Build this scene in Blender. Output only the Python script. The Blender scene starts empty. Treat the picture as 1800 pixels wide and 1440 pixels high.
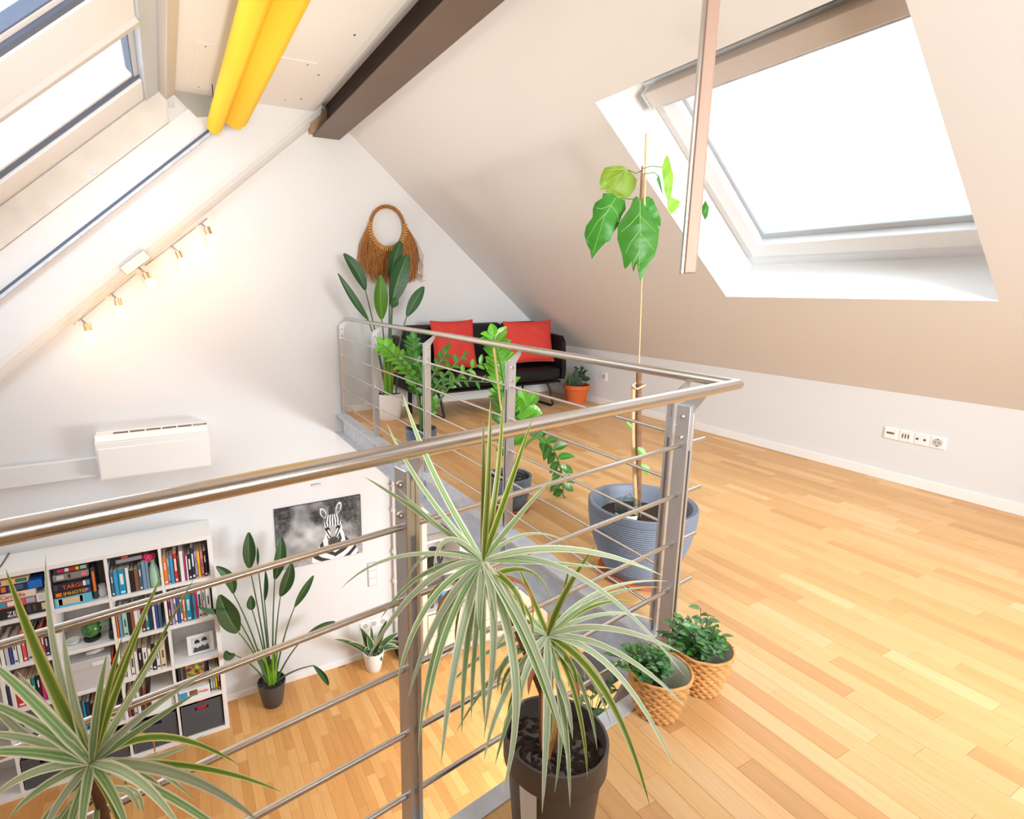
import bpy, bmesh, math, random
import numpy as np
from mathutils import Vector, Matrix, noise
random.seed(7)
C = bpy.context.scene.collection
# ------------------------------------------------------------------ camera
YAW, PITCH, ROLL = 0.47198, -0.20638, -0.00124
FPX, CX, CY, H = 953.89, 786.30, 705.49, 1.3112
def _basis():
    f = Vector((math.sin(YAW)*math.cos(PITCH), math.cos(YAW)*math.cos(PITCH), math.sin(PITCH)))
    r = Vector((math.cos(YAW), -math.sin(YAW), 0)); u = r.cross(f)
    c, s = math.cos(ROLL), math.sin(ROLL)
    return c*r + s*u, -s*r + c*u, f
RT, UP, FW = _basis(); EYE = Vector((0, 0, H))
cd = bpy.data.cameras.new('camera'); cam = bpy.data.objects.new('camera', cd); C.objects.link(cam)
m = Matrix((RT, UP, -FW)).transposed().to_4x4(); m.translation = EYE; cam.matrix_world = m
cd.sensor_width = 36; cd.lens = FPX/1800*36; cd.shift_x = (900-CX)/1800; cd.shift_y = (CY-720)/1800
cd.clip_start = .03; cd.clip_end = 200
bpy.context.scene.camera = cam
# ------------------------------------------------------------------ sky, exposure
w = bpy.data.worlds.new('sky'); bpy.context.scene.world = w; w.use_nodes = True
bg = w.node_tree.nodes['Background']; bg.inputs[0].default_value = (0.76, 0.89, 1.0, 1); bg.inputs[1].default_value = 3.0
vs = bpy.context.scene.view_settings; vs.view_transform = 'Standard'; vs.look = 'None'; vs.gamma = 1; vs.exposure = 0.42
vs.use_curve_mapping = False
def area(name, loc, to, sx, sy, power, col, spread=180):
    l = bpy.data.lights.new(name, 'AREA'); l.spread = math.radians(spread); l.shape = 'RECTANGLE'; l.size = sx; l.size_y = sy; l.energy = power; l.color = col
    o = bpy.data.objects.new(name, l); C.objects.link(o); o.location = loc
    o.rotation_euler = (Vector(to)-Vector(loc)).to_track_quat('-Z', 'Y').to_euler(); return o
# added fill lights without fixtures, out of view behind the camera and downstairs
area('far_gallery_fill', (2.0, -1.9, 1.5), (3.3, 4.6, -0.1), 1.0, .8, 22, (.88, .94, 1), 70)  # added fill for the far gallery floor
area('knee_wall_fill', (1.3, -1.2, 2.1), (4.2, 2.3, 0.1), .9, .9, 32, (.88, .94, 1), 120)  # added fill aimed at the low right wall and the floor
area('flat_ceiling_fill', (.8, -1.6, 1.2), (1.0, 3.5, 3.0), 1.0, .8, 20, (1, .94, .86), 70)  # added fill that lifts the flat ceiling
area('lower_room_fill', (3.4, 2.4, -1.5), (1.2, 4.4, -3.0), 1.5, 1.0, 108, (.88, .94, 1))  # unseen fill added to brighten the lower room
area('left_frame_fill', (-.6, -1.6, 1.3), (-.8, 4.2, 2.5), .7, .7, 6, (.88, .94, 1), 40)  # added fill to whiten the left window frames
area('ridge_ceiling_fill', (-.3, 1.9, -1.9), (.8, 3.7, 2.9), .5, .5, 11, (1, .96, .9), 60)  # added fill from below for the ceiling near the ridge
# ------------------------------------------------------------------ pixel helpers: where a sight line meets a plane of the room
def ray(x, y): return FW*FPX + RT*(x-CX) - UP*(y-CY)
def PN(x, y, n, c):
    n = Vector(n); d = ray(x, y); return EYE + d*((c - n.dot(EYE))/n.dot(d))
def PZ(x, y, z=0): return PN(x, y, (0, 0, 1), z)
def PY(x, y, v): return PN(x, y, (0, 1, 0), v)
def PX(x, y, v): return PN(x, y, (1, 0, 0), v)
def PD(x, y, d): return EYE + ray(x, y)*(d/FPX)
# ------------------------------------------------------------------ materials
def lin(c):
    c = [v/255 for v in c]; return tuple((v/12.92 if v <= .04045 else ((v+.055)/1.055)**2.4) for v in c)+(1,)
MATS = {}
def mat(name, col, rough=.5, metal=0, bump=0, bscale=60, var=0, vscale=4, emis=None, es=0, spec=None, sheen=0):
    if name in MATS: return MATS[name]
    m = bpy.data.materials.new(name); m.use_nodes = True; nt = m.node_tree; p = nt.nodes['Principled BSDF']
    c = lin(col); p.inputs['Base Color'].default_value = c
    p.inputs['Roughness'].default_value = rough; p.inputs['Metallic'].default_value = metal
    if spec is not None: p.inputs['Specular IOR Level'].default_value = spec
    if sheen: p.inputs['Sheen Weight'].default_value = sheen
    if var or bump:
        g = nt.nodes.new('ShaderNodeNewGeometry')
    if var:
        n = nt.nodes.new('ShaderNodeTexNoise'); n.inputs['Scale'].default_value = vscale; n.inputs['Detail'].default_value = 4
        nt.links.new(g.outputs['Position'], n.inputs['Vector'])
        r = nt.nodes.new('ShaderNodeValToRGB'); r.color_ramp.elements[0].position = .3; r.color_ramp.elements[1].position = .7
        r.color_ramp.elements[0].color = tuple(v*(1-var) for v in c[:3])+(1,); r.color_ramp.elements[1].color = tuple(min(1, v*(1+var)) for v in c[:3])+(1,)
        nt.links.new(n.outputs[0], r.inputs[0]); nt.links.new(r.outputs[0], p.inputs['Base Color'])
    if bump:
        n = nt.nodes.new('ShaderNodeTexNoise'); n.inputs['Scale'].default_value = bscale; n.inputs['Detail'].default_value = 3
        nt.links.new(g.outputs['Position'], n.inputs['Vector'])
        b = nt.nodes.new('ShaderNodeBump'); b.inputs['Strength'].default_value = bump; b.inputs['Distance'].default_value = .003
        nt.links.new(n.outputs[0], b.inputs['Height']); nt.links.new(b.outputs[0], p.inputs['Normal'])
    if emis: p.inputs['Emission Color'].default_value = lin(emis); p.inputs['Emission Strength'].default_value = es
    MATS[name] = m; return m
WALL = mat('white_plaster', (226, 226, 226), .85, bump=.08, bscale=180)
SLOPE = mat('cream_slope_paint', (230, 226, 222), .85, bump=.06, bscale=180)
WHITE = mat('white_lacquer', (243, 241, 238), .45)
FRAMEW = mat('window_frame_white', (238, 240, 242), .35)
FRAMEG = mat('window_frame_grey', (196, 203, 210), .4)
SEAL = mat('grey_window_seal', (88, 98, 118), .5)
STEEL = mat('brushed_steel', (205, 200, 196), .26, 1, bump=.05, bscale=300)
STEELM = mat('matt_steel', (212, 212, 214), .36, .9)
GALV = mat('galvanised_steel', (202, 206, 214), .5, .15, var=.12, vscale=14)
DARK = mat('dark_gap', (48, 42, 38), .6)
BEAM = mat('beam_taupe_paint', (112, 94, 82), .5, var=.06, vscale=3)
BLACKLE = mat('black_leather', (17, 17, 20), .5, spec=.3, bump=.15, bscale=120)
BLACKM = mat('black_metal', (20, 20, 22), .35, .4)
REDC = mat('coral_red_cotton', (205, 62, 52), .9, bump=.3, bscale=350, var=.05, vscale=12)
TERRA = mat('terracotta', (214, 104, 48), .75, var=.07, vscale=10, bump=.1)
SOIL = mat('potting_soil', (52, 38, 30), 1, bump=.9, bscale=120, var=.5, vscale=90)
GREYP = mat('grey_plastic_pot', (118, 126, 140), .55)
BLUEP = mat('blue_grey_glazed_pot', (98, 116, 134), .35, var=.3, vscale=40)
BROWNP = mat('taupe_plastic_pot', (92, 84, 80), .5)
CHAR = mat('charcoal_pot', (74, 70, 70), .45)
WPOT = mat('white_ceramic', (240, 238, 234), .3)
GRANITE = mat('speckled_granite', (120, 118, 118), .5, var=.45, vscale=160)
YEL = mat('yellow_fabric', (250, 204, 44), .8, bump=.1, bscale=200)
BARK = mat('brown_bark', (128, 92, 66), .85, bump=.6, bscale=80, var=.25, vscale=30)
BAMB = mat('bamboo', (214, 176, 124), .6, var=.08, vscale=30)
WICK = mat('seagrass_weave', (218, 164, 100), .8, var=.2, vscale=60, bump=.3, bscale=200)
LINER = mat('basket_liner', (214, 214, 200), .6)
RAFF = mat('raffia', (170, 112, 56), .85, var=.3, vscale=60)
RAFFL = mat('raffia_knots', (206, 150, 84), .8, var=.2, vscale=60)
FELT = mat('grey_felt', (84, 84, 88), .95, bump=.4, bscale=200, var=.08, vscale=60)
PAPER = mat('book_pages', (232, 216, 190), .9)
WPAP = mat('white_print', (240, 240, 238), .7)
CREAM = mat('cream_lacquer', (236, 216, 190), .5)
CARD = mat('grey_storage_card', (205, 205, 206), .8)
INKB = mat('black_print', (28, 28, 30), .6)
def glassmat(name='clear_glass', tint=(1, 1, 1, 1)):
    m = bpy.data.materials.new(name); m.use_nodes = True; nt = m.node_tree; nt.nodes.clear()
    o = nt.nodes.new('ShaderNodeOutputMaterial'); mx = nt.nodes.new('ShaderNodeMixShader'); t = nt.nodes.new('ShaderNodeBsdfTransparent')
    g = nt.nodes.new('ShaderNodeBsdfGlossy'); g.inputs['Roughness'].default_value = .02; lw = nt.nodes.new('ShaderNodeLayerWeight'); pw = nt.nodes.new('ShaderNodeMath'); pw.operation = 'POWER'; pw.inputs[1].default_value = 5; fr = nt.nodes.new('ShaderNodeMath'); fr.operation = 'MULTIPLY_ADD'; fr.inputs[1].default_value = .9; fr.inputs[2].default_value = .03; nt.links.new(lw.outputs['Facing'], pw.inputs[0]); nt.links.new(pw.outputs[0], fr.inputs[0])
    t.inputs[0].default_value = tint
    nt.links.new(fr.outputs[0], mx.inputs[0]); nt.links.new(t.outputs[0], mx.inputs[1]); nt.links.new(g.outputs[0], mx.inputs[2]); nt.links.new(mx.outputs[0], o.inputs[0]); return m
GLASS = glassmat(); GLASSG = glassmat('greenish_glass', (.82, .9, .86, 1))
def leafmat(name, stops, rough=.4, trans=.2, veins=False):
    """colour across the blade (u), thin lighter midrib, translucent"""
    m = bpy.data.materials.new(name); m.use_nodes = True; nt = m.node_tree; p = nt.nodes['Principled BSDF']
    uv = nt.nodes.new('ShaderNodeUVMap'); sp = nt.nodes.new('ShaderNodeSeparateXYZ'); nt.links.new(uv.outputs[0], sp.inputs[0])
    oi = nt.nodes.new('ShaderNodeObjectInfo')
    r = nt.nodes.new('ShaderNodeValToRGB'); els = r.color_ramp.elements
    while len(els) < len(stops): els.new(.5)
    for e, (pos, c) in zip(els, stops): e.position = pos; e.color = lin(c)
    nt.links.new(sp.outputs[0], r.inputs[0])
    hs = nt.nodes.new('ShaderNodeHueSaturation')
    mr = nt.nodes.new('ShaderNodeMapRange'); mr.inputs[3].default_value = .78; mr.inputs[4].default_value = 1.22
    nt.links.new(oi.outputs['Random'], mr.inputs[0]); nt.links.new(mr.outputs[0], hs.inputs['Value'])
    mh = nt.nodes.new('ShaderNodeMapRange'); mh.inputs[3].default_value = .485; mh.inputs[4].default_value = .51
    nt.links.new(oi.outputs['Random'], mh.inputs[0]); nt.links.new(mh.outputs[0], hs.inputs['Hue'])
    nt.links.new(r.outputs[0], hs.inputs['Color']); col = hs.outputs[0]
    if veins:
        wv = nt.nodes.new('ShaderNodeTexWave'); wv.inputs['Scale'].default_value = 5; wv.inputs['Distortion'].default_value = .6
        mp = nt.nodes.new('ShaderNodeMapping'); mp.inputs['Rotation'].default_value = (0, 0, .9); nt.links.new(uv.outputs[0], mp.inputs[0]); nt.links.new(mp.outputs[0], wv.inputs[0])
        b = nt.nodes.new('ShaderNodeBump'); b.inputs['Strength'].default_value = .25; b.inputs['Distance'].default_value = .004
        nt.links.new(wv.outputs[0], b.inputs['Height']); nt.links.new(b.outputs[0], p.inputs['Normal'])
    nt.links.new(col, p.inputs['Base Color']); p.inputs['Roughness'].default_value = rough
    tr = nt.nodes.new('ShaderNodeBsdfTranslucent'); nt.links.new(col, tr.inputs[0])
    mx = nt.nodes.new('ShaderNodeMixShader'); mx.inputs[0].default_value = trans
    out = nt.nodes['Material Output']; nt.links.new(p.outputs[0], mx.inputs[1]); nt.links.new(tr.outputs[0], mx.inputs[2]); nt.links.new(mx.outputs[0], out.inputs[0])
    return m
CRM = (248, 248, 226)
DRAC = leafmat('variegated_blade', [(0, CRM), (.12, CRM), (.18, (170, 202, 142)), (.36, (124, 172, 104)), (.5, (182, 212, 164)), (.64, (124, 172, 104)), (.82, (170, 202, 142)), (.88, CRM)], .4, .2)
DRACB = leafmat('pale_variegated_blade', [(0, CRM), (.15, CRM), (.2, (168, 198, 156)), (.5, (196, 216, 184)), (.8, (168, 198, 156)), (.86, CRM)], .4, .2)
DRACG = leafmat('young_green_blade', [(0, (232, 226, 172)), (.14, (222, 218, 140)), (.22, (128, 156, 52)), (.5, (98, 136, 40)), (.78, (128, 156, 52)), (.86, (222, 218, 140))], .35, .25)
DRYL = leafmat('dry_blade', [(0, (214, 150, 90)), (.5, (222, 170, 110)), (1, (200, 140, 80))], .7, .3)
STRL = leafmat('dark_green_leaf', [(0, (44, 84, 44)), (.46, (50, 92, 50)), (.5, (120, 150, 96)), (.54, (50, 92, 50)), (1, (40, 80, 42))], .38, .12, True)
STRB = leafmat('bright_green_leaf', [(0, (70, 130, 28)), (.46, (84, 144, 34)), (.5, (150, 190, 90)), (.54, (84, 144, 34)), (1, (70, 128, 28))], .38, .25, True)
ZZL = leafmat('glossy_green_leaflet', [(0, (62, 120, 44)), (.47, (72, 136, 50)), (.5, (130, 180, 100)), (.53, (72, 136, 50)), (1, (58, 116, 42))], .25, .2)
ZZB = leafmat('fresh_green_leaflet', [(0, (104, 172, 50)), (.47, (112, 182, 56)), (.5, (160, 210, 110)), (.53, (112, 182, 56)), (1, (96, 164, 46))], .25, .25)
SNAK = leafmat('yellow_edged_leaf', [(0, (206, 204, 140)), (.1, (206, 204, 140)), (.16, (52, 88, 56)), (.5, (70, 108, 72)), (.84, (52, 88, 56)), (.9, (206, 204, 140))], .4, .1)
BUSH = leafmat('small_dusty_leaf', [(0, (100, 146, 96)), (.48, (114, 158, 108)), (.5, (160, 188, 146)), (.52, (104, 150, 98)), (1, (92, 138, 86))], .5, .2)
FIGL = leafmat('lime_fig_leaf', [(0, (140, 186, 60)), (1, (150, 194, 70))], .5, .45, False)
FIGD = leafmat('deep_fig_leaf', [(0, (56, 118, 34)), (1, (66, 132, 40))], .45, .3, False)
STALK = mat('green_stalk', (92, 128, 52), .5); STALKD = mat('dark_green_stalk', (74, 100, 60), .5)
SHEATH = mat('bright_green_sheath', (110, 158, 40), .5, var=.15, vscale=20)
def woodmat(name, attr, rot=False):
    m = bpy.data.materials.new(name); m.use_nodes = True; nt = m.node_tree; p = nt.nodes['Principled BSDF']
    if attr: c = nt.nodes.new('ShaderNodeAttribute'); c.attribute_name = 'tone'; col = c.outputs['Color']
    else: c = nt.nodes.new('ShaderNodeObjectInfo'); col = c.outputs['Color']
    g = nt.nodes.new('ShaderNodeNewGeometry'); mp = nt.nodes.new('ShaderNodeMapping'); mp.inputs['Scale'].default_value = (55, 3.2, 1)
    nt.links.new(g.outputs['Position'], mp.inputs[0])
    n = nt.nodes.new('ShaderNodeTexNoise'); n.inputs['Scale'].default_value = 1; n.inputs['Detail'].default_value = 5; n.inputs['Distortion'].default_value = 1.2
    nt.links.new(mp.outputs[0], n.inputs['Vector'])
    r = nt.nodes.new('ShaderNodeValToRGB'); r.color_ramp.elements[0].position = .32; r.color_ramp.elements[0].color = (.92, .89, .85, 1); r.color_ramp.elements[1].position = .62; r.color_ramp.elements[1].color = (1, 1, 1, 1)
    nt.links.new(n.outputs[0], r.inputs[0])
    mx = nt.nodes.new('ShaderNodeMix'); mx.data_type = 'RGBA'; mx.blend_type = 'MULTIPLY'; mx.inputs[0].default_value = 1
    nt.links.new(col, mx.inputs[6]); nt.links.new(r.outputs[0], mx.inputs[7]); nt.links.new(mx.outputs[2], p.inputs['Base Color'])
    p.inputs['Roughness'].default_value = .42; p.inputs['Specular IOR Level'].default_value = .35
    return m
WOODO = woodmat('oak_strip', False); WOODS = woodmat('oak_strip_field', True)
def attrmat(name, rough=.6):
    m = bpy.data.materials.new(name); m.use_nodes = True; nt = m.node_tree; p = nt.nodes['Principled BSDF']
    c = nt.nodes.new('ShaderNodeAttribute'); c.attribute_name = 'ink'; nt.links.new(c.outputs['Color'], p.inputs['Base Color']); p.inputs['Roughness'].default_value = rough; return m
PRINT = attrmat('printed_picture')
# ------------------------------------------------------------------ mesh helpers
class MB:
    def __init__(s): s.v = []; s.f = []; s.uv = []; s.hasuv = False
    def add(s, vs, fs, uvs=None):
        b = len(s.v); s.v += [tuple(v) for v in vs]; s.f += [tuple(b+i for i in f) for f in fs]
        s.uv += list(uvs) if uvs else [(0, 0)]*len(vs)
        if uvs: s.hasuv = True
        return s
    def box(s, x0, y0, z0, x1, y1, z1, bev=0):
        if bev: return s.obox(((x0+x1)/2, (y0+y1)/2, (z0+z1)/2), (1, 0, 0), (0, 1, 0), (0, 0, 1), x1-x0, y1-y0, z1-z0, bev)
        vs = [(x, y, z) for x in (x0, x1) for y in (y0, y1) for z in (z0, z1)]
        return s.add(vs, [(0, 1, 3, 2), (4, 6, 7, 5), (0, 4, 5, 1), (2, 3, 7, 6), (0, 2, 6, 4), (1, 5, 7, 3)])
    def obox(s, c, ax, ay, az, lx, ly, lz, bev=0):
        c = Vector(c); ax, ay, az = [Vector(a).normalized() for a in (ax, ay, az)]
        if not bev:
            vs = [c+ax*(i*lx/2)+ay*(j*ly/2)+az*(k*lz/2) for i in (-1, 1) for j in (-1, 1) for k in (-1, 1)]
            return s.add(vs, [(0, 1, 3, 2), (4, 6, 7, 5), (0, 4, 5, 1), (2, 3, 7, 6), (0, 2, 6, 4), (1, 5, 7, 3)])
        bm = bmesh.new(); bmesh.ops.create_cube(bm, size=1)
        for v in bm.verts: v.co = Vector((v.co.x*lx, v.co.y*ly, v.co.z*lz))
        bmesh.ops.bevel(bm, geom=bm.edges[:], offset=min(bev, .45*min(lx, ly, lz)), segments=2 if bev > .01 else 1, profile=.5, affect='EDGES')
        bm.verts.ensure_lookup_table(); bm.verts.index_update()
        vs = [c+ax*v.co.x+ay*v.co.y+az*v.co.z for v in bm.verts]; fs = [[v.index for v in f.verts] for f in bm.faces]; bm.free()
        return s.add(vs, fs)
    def tube(s, pts, r, n=8, cap=True):
        pts = [Vector(p) for p in pts]; rs = r if isinstance(r, (list, tuple)) else [r]*len(pts)
        vs = []; fs = []; prev = None
        for i, p in enumerate(pts):
            t = (pts[min(i+1, len(pts)-1)]-pts[max(i-1, 0)]).normalized()
            if prev is None: a = t.orthogonal().normalized()
            else: a = (prev-t*prev.dot(t)).normalized()
            prev = a; b = t.cross(a)
            for k in range(n):
                th = 2*math.pi*k/n; vs.append(p+(a*math.cos(th)+b*math.sin(th))*rs[i])
        for i in range(len(pts)-1):
            for k in range(n): fs.append((i*n+k, i*n+(k+1) % n, (i+1)*n+(k+1) % n, (i+1)*n+k))
        if cap: fs.append(tuple(range(n-1, -1, -1))); fs.append(tuple((len(pts)-1)*n+k for k in range(n)))
        return s.add(vs, fs)
    def lathe(s, c, prof, n=32, rfun=None, caps=(1, 1)):
        c = Vector(c); vs = []; fs = []
        for i, (r, z) in enumerate(prof):
            for k in range(n):
                th = 2*math.pi*k/n; rr = r+(rfun(th, i) if rfun else 0); vs.append(c+Vector((rr*math.cos(th), rr*math.sin(th), z)))
        for i in range(len(prof)-1):
            for k in range(n): fs.append((i*n+k, i*n+(k+1) % n, (i+1)*n+(k+1) % n, (i+1)*n+k))
        if caps[0] and prof[0][0] > 1e-4: fs.append(tuple(range(n-1, -1, -1)))
        if caps[1] and prof[-1][0] > 1e-4: fs.append(tuple((len(prof)-1)*n+k for k in range(n)))
        return s.add(vs, fs)
    def quad(s, a, b, c, d): return s.add([a, b, c, d], [(0, 1, 2, 3)])
    def prism(s, pts2, fn, t0, t1):
        n = len(pts2); vs = [fn(a, b, t0) for a, b in pts2]+[fn(a, b, t1) for a, b in pts2]
        return s.add(vs, [tuple(range(n-1, -1, -1)), tuple(range(n, 2*n))]+[(i, (i+1) % n, n+(i+1) % n, n+i) for i in range(n)])
    def blade(s, pts, width, prof, hint=None, fold=.15, n=8, twist=0):
        """ribbon leaf through bezier/polyline points; uv.x across, uv.y along"""
        P = [Vector(p) for p in pts]
        def ev(t):
            q = P[:]
            while len(q) > 1: q = [q[i].lerp(q[i+1], t) for i in range(len(q)-1)]
            return q[0]
        vs = []; uv = []; fs = []
        for i in range(n+1):
            t = i/n; p = ev(t); tg = (ev(min(1, t+.03))-ev(max(0, t-.03))).normalized()
            h = Vector(hint) if hint is not None else (EYE-p).normalized()*.6+Vector((0, 0, .6))
            h = (h-tg*h.dot(tg));
            if h.length < 1e-3: h = tg.orthogonal()
            h.normalize()
            if twist: h = Matrix.Rotation(twist*t, 3, tg) @ h
            sd = tg.cross(h); wd = width*prof(t)/2
            vs += [p-sd*wd+h*fold*wd, p-h*fold*wd*.3, p+sd*wd+h*fold*wd]; uv += [(0, t), (.5, t), (1, t)]
            if i: b = (i-1)*3; fs += [(b, b+1, b+4, b+3), (b+1, b+2, b+5, b+4)]
        return s.add(vs, fs, uv)
    def mesh(s, name, m, off=(0, 0, 0), smooth=False):
        me = bpy.data.meshes.new(name); o = off
        me.from_pydata([(v[0]-o[0], v[1]-o[1], v[2]-o[2]) for v in s.v], [], s.f)
        if m: me.materials.append(m)
        if s.hasuv:
            ul = me.uv_layers.new(name='UVMap'); a = [0.0]*(2*len(me.loops))
            for l in me.loops: a[2*l.index], a[2*l.index+1] = s.uv[l.vertex_index]
            ul.data.foreach_set('uv', a)
        if smooth: me.shade_smooth()
        me.update(); return me
def obj(name, mb, m, parent=None, smooth=False, label=None, org=None, root=None):
    """one mesh object; world coordinates in, stored relative to its parent thing"""
    off = Vector((0, 0, 0))
    if parent is not None: off = Vector(parent.get('_o', (0, 0, 0)))
    elif org is not None: off = Vector(org)
    me = mb.mesh(name, m, off, smooth); o = bpy.data.objects.new(name, me); C.objects.link(o)
    if parent is not None: o.parent = parent; o['_o'] = tuple(off)
    else: o.location = off; o['_o'] = tuple(off)
    if smooth:
        try: me.set_sharp_from_angle(angle=math.radians(42))
        except Exception: pass
    if label: o['label'] = label
    return o
def tag(o, label, cat, group=None, kind=None):
    o['label'] = label; o['category'] = cat
    if group: o['group'] = group
    if kind: o['kind'] = kind
    return o
def thing(name, loc, label, cat, group=None):
    o = bpy.data.objects.new(name, None); C.objects.link(o); o.location = loc; o['_o'] = tuple(loc); o.empty_display_size = .05
    return tag(o, label, cat, group)
def struct(name, mb, m, smooth=False, label=None):
    o = obj(name, mb, m, smooth=smooth); o['kind'] = 'structure'
    if label: o['label'] = label
    return o
def text_mesh(txt, size, origin, right, up, extr=.0008, align='LEFT'):
    cu = bpy.data.curves.new('t', 'FONT'); cu.body = txt; cu.size = size; cu.extrude = extr; cu.align_x = align; cu.resolution_u = 2
    o = bpy.data.objects.new('t', cu); C.objects.link(o); bpy.context.view_layer.update()
    me = bpy.data.meshes.new_from_object(o.evaluated_get(bpy.context.evaluated_depsgraph_get()))
    r, u = Vector(right).normalized(), Vector(up).normalized(); nn = r.cross(u); org = Vector(origin)
    mb = MB(); mb.add([org+r*v.co.x+u*v.co.y+nn*v.co.z for v in me.vertices], [tuple(p.vertices) for p in me.polygons])
    bpy.data.objects.remove(o); bpy.data.curves.remove(cu); bpy.data.meshes.remove(me); return mb
# ================================================================== ROOM SHELL
G = 5.56; ZL = -3.03; XR = 4.346; HK = .613; K = .845; YB = -2.6
def rs(x): return HK + K*(XR-x)             # right roof slope
def gl(x): return 1.823 + K*x               # gable's left edge
WC = 2.806
def wz(x): return WC + K*x                  # glazing slope on the left
NW = Vector((-.645, 0, .764)); SW = Vector((.764, 0, .645))
struct('wall_back', MB().box(-3.9, G, ZL-.1, 4.6, G+.2, 3.3), WALL)
struct('wall_right', MB().box(XR, YB, -.2, XR+.15, G, HK+.02), WALL)
struct('wall_left', MB().box(-3.95, YB, ZL, -3.8, G, -.35), WALL)
struct('wall_front', MB().box(-3.9, YB-.15, ZL-.1, 4.5, YB, 3.3), WALL)
struct('wall_right.001', MB().box(4.5, YB, ZL, 4.65, G, -.2), WALL)
# right slope with skylight opening
ox0, ox1, oy0, oy1 = 2.295, 3.599, 1.165, 2.63
mb = MB(); S = lambda x, y: (x, y, rs(x))
for (a, b, c, d) in ((1.46, YB, ox0, G), (ox1, YB, XR, G), (ox0, YB, ox1, oy0), (ox0, oy1, ox1, G)):
    mb.quad(S(a, b), S(c, b), S(c, d), S(a, d))
struct('ceiling', mb, SLOPE)
fx0, fx1 = 2.66, 3.87; FC = 4.763; F = lambda x, y, o=0: Vector((x, y, FC-K*x))+Vector((.645, 0, .764))*o
mb = MB(); A = [S(ox0, oy0), S(ox1, oy0), S(ox1, oy1), S(ox0, oy1)]; B = [F(fx0, oy0), F(fx1, oy0), F(fx1, oy1), F(fx0, oy1)]
for i in range(4): mb.quad(A[i], A[(i+1) % 4], B[(i+1) % 4], B[i])
struct('trim_1', mb, WHITE)
# outer roof shell so that daylight enters only through the windows
mb = MB()
for (a, b, c, d) in ((1.3, YB, fx0, G+.2), (fx1, YB, 4.9, G+.2), (fx0, YB, fx1, oy0), (fx0, oy1, fx1, G+.2)):
    mb.quad(*[(x, y, FC-K*x+.1) for x, y in ((a, b), (c, b), (c, d), (a, d))])
struct('ceiling.001', mb, SLOPE)
# skylight window
win = bpy.data.objects.new('window_1', None); C.objects.link(win); win['kind'] = 'structure'; win['_o'] = (0, 0, 0)
DN = Vector((-.645, 0, -.764)); AX = Vector((.764, 0, -.645))
def fr(x0, x1, y0, y1, o0, o1):
    c = (F(x0, y0)+F(x1, y1))/2 + Vector((.645, 0, .764))*(o0+o1)/2
    return MB().obox(c, AX, (0, 1, 0), (.645, 0, .764), (x1-x0)/.764, y1-y0, o1-o0, .004)
for a in ((fx0, fx1, 2.575, oy1, -.03, .1), (fx0, fx1, oy0, 1.22, -.03, .1), (3.80, fx1, oy0, oy1, -.03, .1), (fx0, 2.70, oy0, oy1, -.03, .1)):
    obj('window_frame', fr(*a), FRAMEW, win)
for a in ((2.70, 3.79, 2.47, 2.565, -.055, .06), (2.70, 3.79, 1.23, 1.32, -.055, .06), (3.70, 3.79, 1.23, 2.565, -.055, .06), (2.70, 2.78, 1.23, 2.565, -.055, .06)):
    obj('sash', fr(*a), FRAMEW, win)
for a in ((2.78, 3.70, 2.445, 2.47, .0, .05), (3.665, 3.70, 1.32, 2.47, .0, .05), (2.78, 3.70, 1.32, 1.345, .0, .05)): obj('glazing_bead', fr(*a), FRAMEG, win)
for a in ((2.70, 3.795, 2.5645, 2.5755, -.02, .02), (3.789, 3.801, 1.23, 2.565, -.02, .02)): obj('seal', fr(*a), SEAL, win)
obj('glass_pane', fr(2.76, 3.70, 1.3, 2.47, .03, .036), GLASS, win)
obj('blind_cassette', fr(2.665, 2.745, 1.2, 2.545, -.14, -.06), mat('cassette_grey', (214, 206, 200), .5), win)
obj('blind_bottom_bar', fr(2.748, 2.765, 1.25, 2.5, -.115, -.075), GALV, win)
obj('cassette_end_cap', fr(2.66, 2.75, 2.545, 2.56, -.145, -.055), FRAMEG, win)
# flat ceiling by the ridge with rounded edge and access panel
mb = MB(); prof = [(.17, 2.9), (1.33, 2.9), (1.38, 2.906), (1.415, 2.925), (1.44, 2.96), (1.452, 3.02), (1.455, 3.2)]
for (x0, z0), (x1, z1) in zip(prof, prof[1:]): mb.quad((x0, YB, z0), (x1, YB, z1), (x1, G, z1), (x0, G, z0))
cl = struct('ceiling.002', mb, SLOPE, smooth=True); cl['_o'] = (0, 0, 0)
obj('access_panel', MB().box(.34, 4.29, 2.8955, 1.14, 5.24, 2.902), SLOPE, cl)
for (x, y) in ((.4, 4.34), (1.08, 4.34), (.4, 5.18), (1.08, 5.18), (.74, 4.34), (1.2, 4.5), (1.2, 5.1), (1.24, 3.73)):
    obj('screw', MB().lathe((x, y, 2.8945), [(.008, 0), (.008, .003)], 8), mat('brown_screw', (110, 90, 70), .6), cl)
mb = MB(); mb.box(1.3, YB, 3.12, 1.7, G, 3.3); struct('trim_2', mb, DARK)  # dark cap added to stop daylight leaking in along the ridge
mb = MB(); mb.box(-.05, YB, 3.0, 1.45, G+.2, 3.25); struct('ceiling.003', mb, SLOPE)
mb = MB(); mb.box(.165, YB, 2.9, .175, 5.42, 3.05); struct('trim_3', mb, mat('gold_edge', (190, 150, 104), .6))
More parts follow.
